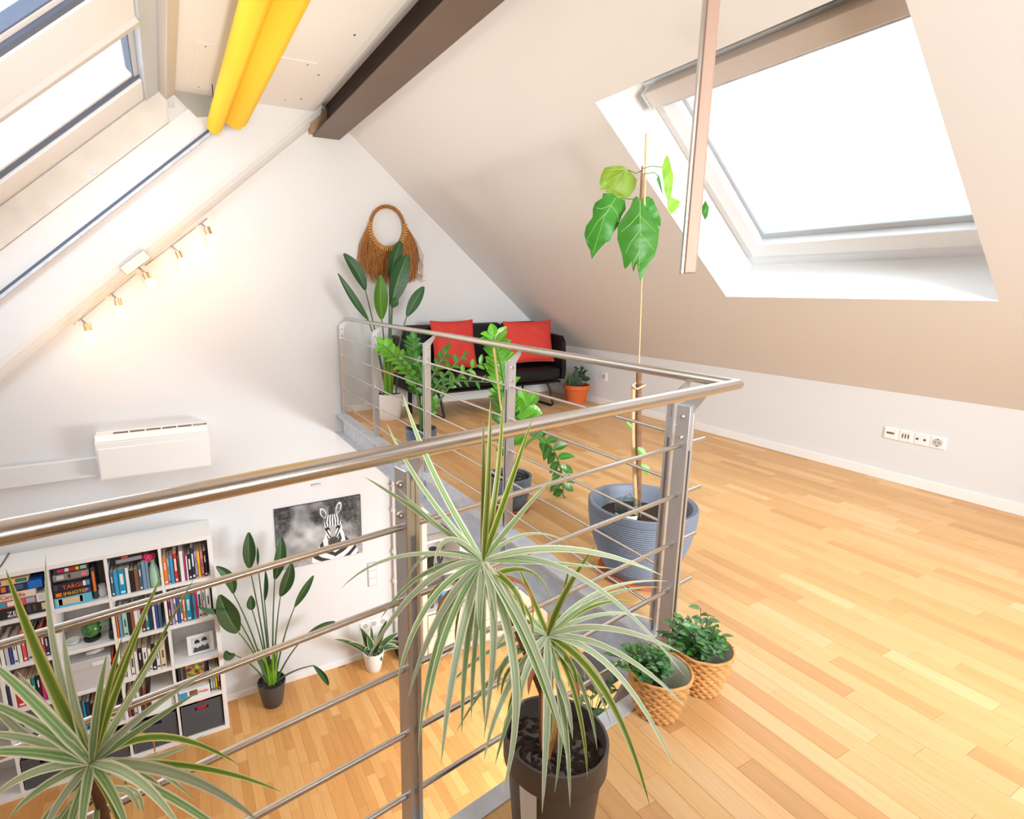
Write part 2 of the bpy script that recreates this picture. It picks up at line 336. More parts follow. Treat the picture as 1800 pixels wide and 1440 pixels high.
# rounded bulkhead running up the gable on the left
def BK(y, v, x): return (x, y, 1.808 + K*x + v)
prof = [(5.4, 1.06), (5.4, .03), (5.403, -.03), (5.418, -.085), (5.45, -.13), (5.5, -.163), (5.56, -.178), (5.6, -.178)]
mb = MB()
for (a, b), (c, d) in zip(prof, prof[1:]): mb.quad(BK(a, b, -3.6), BK(a, b, 1.46), BK(c, d, 1.46), BK(c, d, -3.6))
struct('trim_4', mb, WALL, smooth=True)
# board, aluminium channel and corner plate at the end of the glazing
def slab(v0, v1, y0, y1, x0=-3.4, x1=.16):
    pts = [(x0, v0), (x1, v0), (x1, v1), (x0, v1)]
    return MB().prism(pts, lambda x, v, y: (x, y, 1.808+K*x+v), y0, y1)
tr = struct('trim_5', slab(.71, .985, 5.375, 5.4), mat('unpainted_board', (226, 220, 212), .7, var=.06, vscale=6)); tr['_o'] = (0, 0, 0)
for p in ((165, 303), (301, 184)):
    q = PY(p[0], p[1], 5.374); obj('screw', MB().obox(q, (1, 0, 0), (0, 1, 0), (0, 0, 1), .035, .006, .04, .004), GALV, tr)
struct('trim_6', slab(.43, .70, 5.385, 5.4, x1=.62), mat('off_white_board', (236, 234, 232), .6))
struct('trim_7', slab(.405, .435, 5.36, 5.4, x1=.75), SEAL)
struct('trim_8', slab(.375, .405, 5.345, 5.4, x1=.75), GALV)
struct('trim_9', MB().prism([(.2, 2.9), (.6, 2.9), (.60, 2.76), (.38, 2.72)], lambda x, z, y: (x, y, z), 5.372, 5.384), mat('corner_plate', (168, 168, 160), .5))
# left glazing
wl = bpy.data.objects.new('window_2', None); C.objects.link(wl); wl['kind'] = 'structure'; wl['_o'] = (0, 0, 0)
def WP(x, y, o=0): return Vector((x, y, wz(x)))+NW*o
def gb(x0, x1, y0, y1, o0, o1, bev=.004):
    c = (WP(x0, y0)+WP(x1, y1))/2+NW*(o0+o1)/2
    return MB().obox(c, SW, (0, 1, 0), NW, (x1-x0)/.764, y1-y0, o1-o0, bev)
XA = -2.05  # unseen lower glazing cut short to reduce daylight on the gable
mb = MB(); mb.prism([(-3.9, -.02), (XA-.08, -.02), (XA-.08, .12), (-3.9, .12)], lambda x, v, y: (x, y, wz(x)+v), YB, G); struct('ceiling.004', mb, SLOPE)
obj('window_frame', gb(XA, .0, 4.93, 5.42, 0, .12), FRAMEW, wl, label='wide white frame member beside the gable')
obj('seal', gb(XA, .0, 4.88, 4.93, .02, .1), SEAL, wl)
obj('sash', gb(XA, .0, 4.83, 4.88, .04, .1), FRAMEW, wl)
obj('mullion', gb(XA, .0, 3.37, 3.84, 0, .12), FRAMEW, wl)
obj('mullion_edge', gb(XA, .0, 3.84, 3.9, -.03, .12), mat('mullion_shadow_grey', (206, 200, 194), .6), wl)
obj('seal', gb(XA, .0, 3.31, 3.37, .01, .1), SEAL, wl)
obj('sash', gb(XA, .0, 3.25, 3.31, .03, .1), FRAMEW, wl)
obj('seal', gb(XA, .0, 3.235, 3.25, .03, .09), SEAL, wl)
obj('mullion', gb(XA, .0, 2.0, 2.3, 0, .12), FRAMEW, wl)
mb = MB(); mb.prism([(XA-.08, -.0), (.0, -.0), (.0, .15), (XA-.08, .15)], lambda x, v, y: (x, y, wz(x)+v), YB, 2.0); struct('ceiling.005', mb, SLOPE)  # opaque roof added in place of unseen panes, dims the gable
obj('head_frame', gb(0, .1, YB, 5.42, -.02, .12), FRAMEG, wl)
obj('head_frame', gb(.1, .172, YB, 5.42, -.09, .12), mat('head_beige', (208, 200, 190), .5), wl)
obj('sash', gb(-.03, 0, 3.9, 4.88, .03, .1), FRAMEG, wl); obj('seal', gb(-.037, -.03, 3.9, 4.86, .03, .1), SEAL, wl)
obj('sill_frame', gb(XA-.1, XA, YB, 5.42, -.02, .12), FRAMEW, wl)
for y0, y1 in ((3.9, 4.85), (2.3, 3.28)): obj('glass_pane', gb(XA, -.02, y0, y1, .06, .066, 0), GLASS, wl)
# ------------------------------------------------------------------ gallery slab, floors
ANG = .15018; NX, NY = math.cos(ANG), math.sin(ANG)
def ne(x): return .993 + .1322*(x-.535)         # near edge of the gallery floor
XE = 1.605
poly = [(-3.8, YB), (XR, YB), (XR, G), (XE, G), (XE, ne(XE)), (-3.8, ne(-3.8))]
mb = MB(); mb.prism(poly, lambda x, y, z: (x, y, z), -.24, -.012)
fl = struct('floor.001', mb, mat('slab_white', (238, 234, 228), .8)); fl['_o'] = (0, 0, 0)
mb = MB(); mb.box(-3.9, YB, ZL-.1, 4.6, G, ZL-.012)
fl0 = struct('floor', mb, mat('screed', (196, 140, 80), .8)); fl0['_o'] = (0, 0, 0)
TONES = [(222, 174, 118), (228, 183, 128), (217, 168, 111), (231, 190, 138), (224, 178, 121), (212, 161, 107), (227, 181, 126), (220, 172, 115)]
TLOW = [(219, 162, 96), (224, 170, 104), (213, 154, 88), (227, 176, 112), (220, 164, 98), (208, 148, 84), (223, 168, 102), (216, 158, 92)]
def strips(x0, x1, y0, y1, w, L, inside, TONES=TONES):
    out = []; x = x0; r = random.Random(int(x0*100)+5)
    while x < x1:
        y = y0-r.random()*L
        while y < y1:
            l = L*r.choice((.6, .8, 1.0, 1.2))
            a, b = max(y, y0), min(y+l, y1)
            if b-a > .04:
                q = inside(x, x+w, a, b)
                if q: out.append((x, min(x+w, x1), q[0], q[1], r.choice(TONES)))
            y += l
        x += w
    return out
PL = {}
def plank(par, x0, x1, y0, y1, tone, zt):
    key = (round(x1-x0, 3), round(y1-y0, 3))
    if key not in PL:
        a, b = (x1-x0)/2-.0003, (y1-y0)/2-.0003; e = .0007
        vs = [(-a, -b, -.012), (a, -b, -.012), (a, b, -.012), (-a, b, -.012), (-a, -b, -e), (a, -b, -e), (a, b, -e), (-a, b, -e), (-a+e, -b+e, 0), (a-e, -b+e, 0), (a-e, b-e, 0), (-a+e, b-e, 0)]
        mb = MB(); mb.add(vs, [(8, 9, 10, 11)]+[(i, (i+1) % 4, 4+(i+1) % 4, 4+i) for i in range(4)]+[(4+i, 4+(i+1) % 4, 8+(i+1) % 4, 8+i) for i in range(4)]); PL[key] = mb.mesh('floor_strip', WOODO)
    o = bpy.data.objects.new('floor_strip', PL[key]); C.objects.link(o); o.parent = par
    o.location = ((x0+x1)/2, (y0+y1)/2, zt); o.color = tone
def vtone(t, r):
    k = 1+(r.random()-.5)*.08; c = lin(t); return (c[0]*k, c[1]*k, c[2]*k, 1)
def lay(par, items, zt, cam_xy, near, vis):
    r = random.Random(3)
    items = [it+(vtone(it[4], r),) for it in items]
    items.sort(key=lambda it: ((it[0]-cam_xy[0])**2+((it[2]+it[3])/2-cam_xy[1])**2) + (0 if vis(it) else 1e4))
    for it in items[:near]: plank(par, it[0], it[1], it[2], it[3], it[5], zt)
    mb = MB(); cols = []
    for it in items[near:]:
        a, b, c, d = it[0]+.0003, it[2]+.0003, it[1]-.0003, it[3]-.0003
        mb.add([(a, b, zt-.012), (c, b, zt-.012), (c, d, zt-.012), (a, d, zt-.012), (a, b, zt), (c, b, zt), (c, d, zt), (a, d, zt)], [(4, 5, 6, 7), (0, 1, 5, 4), (1, 2, 6, 5), (2, 3, 7, 6), (3, 0, 4, 7)])
        cols += [it[5]]*8
    o = obj('floor_strips', mb, WOODS, par); o['kind'] = 'stuff'
    at = o.data.color_attributes.new('tone', 'FLOAT_COLOR', 'POINT'); at.data.foreach_set('color', [c for q in cols for c in q])
def ins_g(a, b, y0, y1):
    top = G if (a+b)/2 > XE else ne(a)
    if y0 >= top-.02: return None
    return y0, min(y1, top)
NSTR = 300
lay(fl, strips(-.165, XR, YB, G, .0695, .5, ins_g)+strips(-3.8, -.165, YB, 1.0, .0695, .5, ins_g), 0, (2.1, 1.4), NSTR, lambda it: it[0] > .55 and it[3] > .2)
lay(fl0, strips(-3.8, 4.5, YB, G, .085, .6, lambda a, b, c, d: (c, d), TLOW), ZL, (1.0, 4.3), 220, lambda it: True)
# baseboards
struct('baseboard_right', MB().box(XR-.014, YB, 0, XR, G-.01, .07, .003), WHITE)
struct('baseboard_back', MB().box(XE+.02, G-.014, 0, XR, G, .07, .003), WHITE)
struct('baseboard_back.001', MB().box(.17, G-.014, ZL, 4.5, G, ZL+.08, .003), WHITE)
# steel channels that edge the gallery
mb = MB(); mb.box(1.555, ne(1.56)+.1, -.2, 1.567, G, -.004).box(1.50, ne(1.56)+.1, -.016, 1.606, G, .0005).box(1.485, ne(1.56)+.1, -.21, 1.567, G, -.198)
struct('trim_10', mb, GALV)
d = Vector((NX, NY, 0)); nn = Vector((NY, -NX, 0))
def nearline(t, off, z):  # t metres to the left of the corner, off metres towards the camera
    return Vector((1.6389, 1.1295, z)) - d*t + nn*off
e0 = Vector((1.6, ne(1.6), 0)); 
mb = MB()
for (off, z, ly, lz) in ((-.004, -.003, .05, .012), (-.034, -.1, .01, .18), (-.055, -.205, .07, .012)):
    c = e0 - d*1.9 + nn*off + Vector((0, 0, z))
    mb.obox(c, d, nn, (0, 0, 1), 3.9, ly, lz, .002)
struct('trim_11', mb, GALV)
# ------------------------------------------------------------------ ridge beam
be = thing('ridge_beam', (1.53, 1.5, 2.722), 'taupe painted steel I-beam along the ridge of the roof', 'beam')
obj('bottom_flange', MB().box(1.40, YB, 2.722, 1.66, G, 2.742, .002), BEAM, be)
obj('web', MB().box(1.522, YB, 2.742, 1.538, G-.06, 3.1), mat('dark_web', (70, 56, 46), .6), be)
obj('end_plate', MB().box(1.36, 5.47, 2.742, 1.53, G, 2.96, .003), mat('end_plate_beige', (168, 140, 114), .6), be)
obj('end_plate', MB().box(1.505, 5.44, 2.742, 1.52, 5.47, 2.84), mat('end_plate_edge', (186, 156, 126), .6), be)
# ================================================================== RAILING
ra = thing('railing', (1.6, 1.2, 0), 'brushed steel railing around the gallery edge, round handrail over five rods', 'railing')
Cc = Vector((1.6389, 1.1295, 1.0)); HR = .0178
far = Vector((1.6389, 5.46, 1.0)); lft = nearline(3.2, 0, 1.0)
def bar(mb, a, b, na, nb, r, n=20):
    """round bar from a to b cut by the planes na, nb (mitre)"""
    t = (b-a).normalized(); u = t.orthogonal().normalized(); v = t.cross(u); vs = []
    for p, nrm in ((a, na), (b, nb)):
        for k in range(n):
            q = p+(u*math.cos(2*math.pi*k/n)+v*math.sin(2*math.pi*k/n))*r
            q = q - t*((q-p).dot(nrm)/t.dot(nrm)); vs.append(q)
    mb.add(vs, [(i, (i+1) % n, n+(i+1) % n, n+i) for i in range(n)]+[tuple(range(n-1, -1, -1)), tuple(range(n, 2*n))])
mit = ((far-Cc).normalized()-(lft-Cc).normalized()).normalized()
mb = MB(); bar(mb, Cc, far, mit, Vector((0, 1, 0)), HR); obj('handrail', mb, STEEL, ra, True)
mb = MB(); bar(mb, lft, Cc, d, mit, HR); obj('handrail', mb, STEEL, ra, True)
ZR = [.8013-.17575*i for i in range(5)]
XP = 1.579
def post(c, t, n, top=.935, bot=-.25, inward=None):
    """two flat bars with a slit; t along the rail, n across it (towards the gallery)"""
    mb = MB(); hgt = top-bot
    for s in (-1, 1): mb.obox(c+t*(s*.0115)+Vector((0, 0, (top+bot)/2)), t, n, (0, 0, 1), .011, .048, hgt, .0015)
    o = obj('post', mb, STEELM, ra)
    obj('spacer', MB().obox(c+Vector((0, 0, top-.075)), t, n, (0, 0, 1), .012, .044, .15, 0), STEELM, o)
    obj('spacer', MB().obox(c+Vector((0, 0, bot+.13)), t, n, (0, 0, 1), .012, .044, .26, 0), STEELM, o)
    for z in (top-.035, top-.105, bot+.06, bot+.16):
        mb = MB()
        for s in (-1, 1):
            q = c+t*(s*.017)+Vector((0, 0, z)); mb.tube([q, q+t*(s*.004), q+t*(s*.009)], [.0085, .0085, .004], 10)
        obj('bolt', mb, STEEL, o, True)
    # bracket: flat plate that leans inward up to the handrail
    hz = 1.0-HR; a0 = c+Vector((0, 0, top-.05)); 
    pts = [(-.024, -.06), (.024, -.06), (.024, -.012), (.062, .045), (.062, .062), (.05, .062), (-.024, .012)]
    mb = MB(); mb.prism(pts, lambda a, b, k: c+n*a+Vector((0, 0, top+b-.012))+t*k, -.004, .004)
    obj('bracket', mb, STEELM, o)
    obj('foot_clamp', MB().obox(c+n*.02+Vector((0, 0, bot+.11)), t, n, (0, 0, 1), .09, .03, .07, .003), STEELM, o)
Y0 = Vector((0, 1, 0)); X0 = Vector((1, 0, 0))
for y in (5.49, 4.484, 3.407, 2.363, 1.31): post(Vector((XP, y, 0)), Y0, X0)
rodline = lambda t, z: Vector((1.627, 1.208, z)) - d*t
for t in (.145, 1.215, 2.5): post(rodline(t, 0), d, nn)
for z in ZR:
    obj('rod', MB().tube([(XP, 1.262, z), (XP, G-.004, z)], .0062, 10), STEEL, ra, True)
    obj('rod', MB().tube([rodline(.018, z), rodline(3.2, z)], .0072, 10), STEEL, ra, True)
# steel bar hanging from the ridge
hb = thing('hanging_steel_bar', (1.415, 1.16, 1.352), 'flat steel bar hanging down from the ridge beam in front of the skylight', 'bar')
rr = Vector((math.cos(.62), -math.sin(.62), 0)); rd = Vector((-rr.y, rr.x, 0))
obj('bar', MB().obox((1.412, 1.163, 2.037), rr, rd, (0, 0, 1), .036, .016, 1.37, .004), mat('satin_steel_warm', (150, 124, 108), .5, .15), hb)
obj('edge_strip', MB().obox(Vector((1.412, 1.163, 2.037))-rr*.0225, rr, rd, (0, 0, 1), .007, .02, 1.37, .001), STEEL, hb)
# ================================================================== YELLOW ROLLS
def roll(name, a, b, r, label):
    a, b = Vector(a), Vector(b); t = thing(name, a, label, 'blind')
    mb = MB(); n = 28
    ax = (b-a).normalized(); u = ax.orthogonal().normalized(); v = ax.cross(u)
    for (p, q, s) in ((a, b, 1),):
        vs = []
        for e in (a, b):
            for k in range(n+6):
                th = 2*math.pi*k/n; rr_ = r*(1-.03*k/n)+ (0.012 if k > n-1 else 0)*(k-n+1)/6
                vs.append(e+(u*math.cos(th)+v*math.sin(th))*rr_)
        m_ = n+6
        mb.add(vs, [(i, i+1, m_+i+1, m_+i) for i in range(m_-1)])
    obj('fabric', mb, YEL, t, True)
    obj('roller_tube', MB().tube([a-ax*.012, b+ax*.012], r*.35, 16), FRAMEG, t, True)
    obj('fabric_end', MB().tube([a+ax*.002, a+ax*.006], r*.93, 28), YEL, t, True)
    for k in (.02, .97):
        q = a+(b-a)*k; obj('hanger', MB().tube([q+Vector((0, 0, r)), Vector((q.x, q.y, 2.9))], .004, 6), DARK, t)
    return t
pa = PY(377, 221, 5.15); pb = PY(414, 208, 5.1)
roll('yellow_roll', pa, (pa.x+.005, 1.2, pa.z), .062, 'thin roll of yellow fabric under the ceiling, left of the pair')
roll('yellow_roll', pb+Vector((0, 0, .03)), (pb.x+.01, 1.2, pb.z+.03), .108, 'thick roll of yellow fabric under the ceiling, nearer the ridge beam')
# ================================================================== AIR UNIT, DUCT
ac = thing('fan_convector', (-.2, G, -.33), 'white wall-mounted air conditioner with slotted top above the bookcase', 'air conditioner')
mb = MB(); mb.prism([(5.36, -.325), (5.372, -.335), (G, -.335), (G, .06), (5.40, .06), (5.352, .0)], lambda y, z, x: (x, y, z), -.655, .24)
obj('body', mb, WHITE, ac)
obj('front_panel', MB().box(-.645, 5.345, -.32, .23, 5.358, -.045, .006), WHITE, ac)
obj('lip', MB().obox((-.207, 5.372, .032), (1, 0, 0), (0, .62, .78), (0, -.78, .62), .88, .055, .006, .002), WHITE, ac)
mb = MB()
for i in range(6):
    for j in range(2):
        mb.box(-.52+i*.128, 5.42+j*.034, .0605, -.405+i*.128, 5.438+j*.034, .064)
obj('air_slots', mb, mat('slot_grey', (120, 112, 104), .7), ac)
mb = MB()
for i in range(8): mb.box(.14+i*.011-.01, 5.415, .064, .143+i*.011-.01, 5.475, .067)
obj('grille_bars', mb, WHITE, ac)
dc = tag(obj('cable_duct', MB().box(-2.6, 5.5, -.33, -.656, G, -.155, .006), WALL), 'flat white cable duct running left from the air conditioner', 'duct')
# ================================================================== SPOTLIGHT BAR
GLOW = mat('lit_frosted_glass', (255, 240, 214), .4, emis=(255, 226, 170), es=5)
CHROME = mat('chrome', (200, 190, 178), .15, 1)
sb = thing('spotlight_bar', PY(237, 462, 5.5), 'slanted bar with five lit glass spotlights on the gable wall', 'light')
yb = 5.41
p0, p1, p2, p3 = PY(129, 571, yb), PY(240, 480, yb), PY(255, 467, yb), PY(364, 384, yb)
obj('bar', MB().tube([p0, p1], .006, 8), CHROME, sb, True); obj('bar', MB().tube([p2, p3], .006, 8), CHROME, sb, True)
c = PY(238, 462, 5.392); ad = (p3-p2).normalized()
obj('canopy', MB().obox(c, ad, (0, 1, 0), ad.cross(Vector((0, 1, 0))), .245, .03, .085, .004), mat('satin_nickel', (170, 156, 132), .35, .8), sb)
for (a, b, t) in (((141, 561), (153, 571), (161, 601)), ((195, 516), (207, 527), (213, 557)), ((244, 470), (256, 482), (270, 507)), ((302, 433), (314, 444), (326, 472)), ((354, 393), (364, 402), (376, 432))):
    A, B, T = PY(*a, yb), PY(*b, yb-.04), PY(*t, yb-.06)
    lampo = obj('arm', MB().tube([A, B], .008, 8), CHROME, sb, True)
    dr = (T-B).normalized(); q = B+dr*((T-B).length*.38)
    L = (T-B).length
    obj('socket', MB().tube([B-dr*.01, q], .028, 14), mat('lamp_socket', (214, 190, 150), .25, .8), sb, True)
    obj('glass_shade', MB().tube([q, T], .034, 16), GLOW, sb, True)
    l = bpy.data.lights.new('spot_glow', 'POINT'); l.energy = 1.4; l.color = (1, .42, .11); l.shadow_soft_size = .03
    lo = bpy.data.objects.new('spot_glow', l); C.objects.link(lo); lo.location = T+dr*.12+Vector((0, -.26, 0))
# ================================================================== RAFFIA WALL HANGING
mc = thing('raffia_wall_hanging', (2.13, G, 1.92), 'raffia ring with a long brown fringe hanging on the gable wall', 'wall hanging')
rc = Vector((2.125, 5.525, 1.925)); RRx, RRz = .185, .205
rp = lambda th, k=1: rc+Vector((RRx*k*math.cos(th), 0, RRz*k*math.sin(th)))
obj('ring', MB().tube([rp(2*math.pi*i/48) for i in range(49)], .0165, 8), RAFF, mc, True)
mb = MB()
for i in range(70):
    th = 2*math.pi*i/70; a = rp(th, .93); b = rp(th+.05, 1.1); mb.tube([a+Vector((0, -.014, 0)), rp(th+.025, 1.01)+Vector((0, -.021, 0)), b+Vector((0, -.01, 0))], .005, 5)
obj('wrapping', mb, RAFF, mc)['kind'] = 'stuff'
mb = MB(); rnd = random.Random(4)
for i in range(30):
    th = math.pi*(1.0-.05)+ (math.pi*1.1)*i/29; q = rp(th, 1.06)+Vector((0, -.018, 0)); mb.obox(q, (math.cos(th), 0, math.sin(th)), (0, 1, 0), (-math.sin(th), 0, math.cos(th)), .05, .016, .016, .004)
obj('knots', mb, RAFFL, mc)['kind'] = 'stuff'
mb = MB()
for i in range(430):
    s = rnd.random(); th = math.pi*.97+math.pi*1.08*s; a = rp(th, 1.12); sx = (s-.5)*2
    zt = 1.36+rnd.uniform(-.05, .1)+.06*abs(sx); xo = sx*.33+rnd.gauss(0, .03)+(.04 if sx > 0 else 0)
    e = Vector((rc.x+xo*.92, G-.012-rnd.random()*.04, zt)); m1 = Vector((a.x+(e.x-a.x)*.65+rnd.gauss(0, .008), e.y-.01, a.z+(e.z-a.z)*.35)); m2 = Vector((e.x+rnd.gauss(0, .012)-(a.x-e.x)*.04, e.y, a.z+(e.z-a.z)*.7))
    mb.tube([a, m1, m2, e], [.0035, .0032, .003, .0015], 4, False)
for i in range(9):
    a = Vector((rc.x+.27+rnd.random()*.06, G-.03, 1.5-rnd.random()*.08)); mb.tube([a, a+Vector((.05, -.01, -.01-rnd.random()*.05)), a+Vector((.09+rnd.random()*.03, 0, -.02-rnd.random()*.08))], .002, 4)
obj('fringe', mb, RAFF, mc)['kind'] = 'stuff'
# ================================================================== SOFA
so = thing('sofa', (3.0, 4.8, 0), 'black leather two-seat sofa against the gable wall at the end of the gallery', 'sofa')
x0, x1, yf, ybk = 2.08, 3.945, 4.78, 5.42
obj('seat', MB().box(x0+.06, yf, .29, x1-.06, ybk, .44, .05), BLACKLE, so, True)
obj('seat_frame', MB().box(x0+.05, yf+.02, .262, x1-.05, ybk, .292, .01), BLACKM, so)
for (a, b) in ((x0+.08, 2.76), (2.77, 3.37), (3.38, x1-.06)):
    mb = MB(); mb.obox(((a+b)/2, 5.32, .67), (1, 0, 0), (0, .98, .2), (0, -.2, .98), b-a-.006, .12, .52, .05); obj('back_cushion', mb, BLACKLE, so, True)
for (sx, lab) in ((x0+.03, 1), (x1-.03, -1)):
    mb = MB(); mb.prism([(yf+.02, .30), (yf+.0, .40), (yf+.03, .72), (yf+.08, .78), (5.40, .82), (5.44, .78), (5.44, .30)], lambda y, z, x: (x, y, z), sx-.028, sx+.028); obj('arm', mb, BLACKLE, so)
for sx in (x0+.28, x1-.22):
    pts = [(sx, yf+.06, .27), (sx+.02, yf+.03, .2), (sx+.035, yf-.02, .03), (sx+.035, yf+.01, .014), (sx+.035, 5.32, .014), (sx+.035, 5.36, .04), (sx, 5.30, .27)]
    obj('sled_leg', MB().tube(pts, .013, 10), BLACKM, so, True)
obj('slat_leg', MB().obox((x0+.13, 5.2, .135), (1, 0, 0), (0, 1, 0), (0, 0, 1), .04, .03, .27, .003), BLACKM, so)
def pillow(cen, w_, h_, rx, rz, label, par_name='cushion'):
    N = 22; mb = MB(); vs = []; fs = []
    M = Matrix.Rotation(rz, 3, 'Z') @ Matrix.Rotation(rx, 3, 'X')
    for side in (1, -1):
        for j in range(N+1):
            for i in range(N+1):
                u, v = i/N*2-1, j/N*2-1
                k = max(0, (1-u**2)*(1-v**2))**.42
                px = u*w_/2*(1-.07*(1-v*v)); pz = v*h_/2*(1-.07*(1-u*u))
                wr = .006*math.sin(9*u+4*v)*math.sin(7*v)
                vs.append(Vector(cen)+M@Vector((px, side*(.075*k+wr*k), pz)))
    for s in (0, 1):
        o = s*(N+1)**2
        for j in range(N):
            for i in range(N):
                q = (o+j*(N+1)+i, o+j*(N+1)+i+1, o+(j+1)*(N+1)+i+1, o+(j+1)*(N+1)+i); fs.append(q if s == 0 else q[::-1])
    mb.add(vs, fs); o = obj(par_name, mb, REDC, smooth=True, org=cen); tag(o, label, 'cushion', 'red cushions on the sofa')
    # piping seam
    pts = []
    for i in range(41):
        t = i/40*4; s_ = int(t) % 4; f_ = t-int(t); u, v = [(-1+2*f_, -1), (1, -1+2*f_), (1-2*f_, 1), (-1, 1-2*f_)][s_]
        pts.append(Vector(cen)+M@Vector((u*w_/2*(1-.07*(1-v*v)), 0, v*h_/2*(1-.07*(1-u*u)))))
    obj('seam', MB().tube(pts, .0045, 5), REDC, o, True); return o
pillow(PY(798, 606, 5.1), .52, .52, -.2, .04, 'coral red cushion on the left seat of the black sofa')
pillow(PY(930, 601, 4.99), .62, .47, -.22, -.05, 'wide coral red cushion leaning by the right arm of the black sofa')
# ================================================================== SOCKETS, SWITCHES, PIPE
sk = thing('socket_plate', (XR, 1.7, .33), 'white plate of four sockets on the low wall under the skylight', 'socket')
yz = [(1.86-.0862*i, 0) for i in range(4)]
obj('plate', MB().box(XR-.008, 1.518, .29, XR, 1.862, .372, .002), WHITE, sk)
PLIN = mat('socket_grey', (196, 192, 190), .6)
for i in range(4):
    ya, yb_ = 1.862-.086*i-.007, 1.862-.086*(i+1)+.007; ym = (ya+yb_)/2
    o = obj('socket_insert', MB().box(XR-.012, yb_, .295, XR-.007, ya, .367, .002), WHITE, sk)
    mb = MB()
    if i == 0: mb.box(XR-.0135, ym-.022, .328, XR-.0115, ym+.022, .34)
    if i == 1:
        for k in range(3): mb.box(XR-.0135, ym-.02+k*.016, .318, XR-.0115, ym-.013+k*.016, .346)
    if i == 2:
        for k in (-1, 1): mb.tube([(XR-.0115, ym+k*.02, .331), (XR-.0135, ym+k*.02, .331)], .008, 10)
    if i == 3:
        mb.tube([(XR-.0115, ym, .331), (XR-.0125, ym, .331)], .027, 20)
    obj('socket_recess', mb, PLIN if i == 3 else mat('brown_contact', (110, 88, 66), .5), sk)
    if i == 3:
        mb = MB(); [mb.tube([(XR-.012, ym+k, .331+h_), (XR-.0138, ym+k, .331+h_)], .0035, 8) for k, h_ in ((-.01, 0), (.01, 0), (0, .022), (0, -.022))]
        obj('pin_hole', mb, INKB, sk)
q = PX(1062, 662, XR); s2 = thing('socket_plate', q, 'single white socket on the low wall behind the terracotta pot', 'socket')
obj('plate', MB().box(XR-.01, q.y-.05, q.z-.05, XR, q.y+.05, q.z+.05, .003), WHITE, s2); obj('socket_recess', MB().tube([(XR-.0105, q.y, q.z), (XR-.012, q.y, q.z)], .03, 18), PLIN, s2)
q = PY(654, 1009, G); s3 = thing('switch_plate', q, 'upright white plate of three switches on the gable wall downstairs', 'switch')
obj('plate', MB().box(q.x-.055, G-.01, q.z-.15, q.x+.055, G, q.z+.15, .003), PLIN, s3)
for k in (-1, 0, 1): obj('rocker', MB().box(q.x-.045, G-.018, q.z+k*.095-.042, q.x+.045, G-.009, q.z+k*.095+.042, .003), WHITE, s3)
q = PY(657, 1096, G); s4 = thing('socket_plate', q, 'white three-gang socket plate low on the wall above the striped plant', 'socket')
obj('plate', MB().box(q.x-.17, G-.01, q.z-.05, q.x+.17, G, q.z+.05, .003), WHITE, s4)
for k in (-1, 0, 1): obj('socket_recess', MB().tube([(q.x+k*.11, G-.0105, q.z), (q.x+k*.11, G-.012, q.z)], .032, 16), PLIN, s4)
q = PY(556, 852, G)
s5 = thing('wall_hook', q, 'small steel rail high on the wall above the animal picture', 'hook'); obj('rail', MB().box(q.x-.05, G-.02, q.z-.01, q.x+.05, G, q.z+.01, .003), STEELM, s5)
pp = thing('heating_pipe', (2.07, 5.52, ZL), 'white vertical pipe with collars on the wall behind the railing post', 'pipe')
xq = PY(694, 1000, 5.52).x
obj('pipe', MB().tube([(xq, 5.52, ZL), (xq, 5.52, -.24)], .016, 12), WHITE, pp, True)
for z in (-2.6, -2.1, -1.72, -1.2): obj('collar', MB().tube([(xq, 5.52, z-.03), (xq, 5.52, z-.02), (xq, 5.52, z+.02), (xq, 5.52, z+.03)], [.017, .03, .03, .017], 12), WHITE, pp, True)
for z in (-2.4, -.9): obj('pipe_clip', MB().box(xq-.03, 5.505, z-.012, xq+.03, G, z+.012), PLIN, pp)
q = PZ(709, 1163, ZL); bx = thing('black_box', (q.x, q.y, ZL), 'small black box on the floor beside the white pot', 'box')
obj('body', MB().box(q.x-.03, q.y, ZL, q.x+.13, q.y+.2, ZL+.2, .006), INKB, bx); obj('front_plate', MB().box(q.x-.02, q.y-.004, ZL+.01, q.x+.12, q.y, ZL+.19, .002), mat('dark_panel', (52, 50, 52), .5), bx)
# ================================================================== PICTURE OF THE ANIMAL
def grid_print(name, org, U, V, nu, nv, fn, parent, sag=0):
    org, U, V = Vector(org), Vector(U), Vector(V); vs = [org+U*(i/nu)+V*(j/nv) for j in range(nv+1) for i in range(nu+1)]
    fs = [(j*(nu+1)+i, j*(nu+1)+i+1, (j+1)*(nu+1)+i+1, (j+1)*(nu+1)+i) for j in range(nv) for i in range(nu)]
    mb = MB(); mb.add(vs, fs); o = obj(name, mb, PRINT, parent)
    at = o.data.color_attributes.new('ink', 'FLOAT_COLOR', 'POINT'); a = []
    for j in range(nv+1):
        for i in range(nu+1):
            g = fn(i/nu, j/nv)
            if not isinstance(g, tuple): g = (g, g, g)
            a += [max(0, min(1, x))**2.2 for x in g]+[1.0]
    at.data.foreach_set('color', a); return o
def nz(x, y, s=0): return noise.noise(Vector((x, y, s)))
def sm(e0, e1, x): t = max(0, min(1, (x-e0)/(e1-e0))); return t*t*(3-2*t)
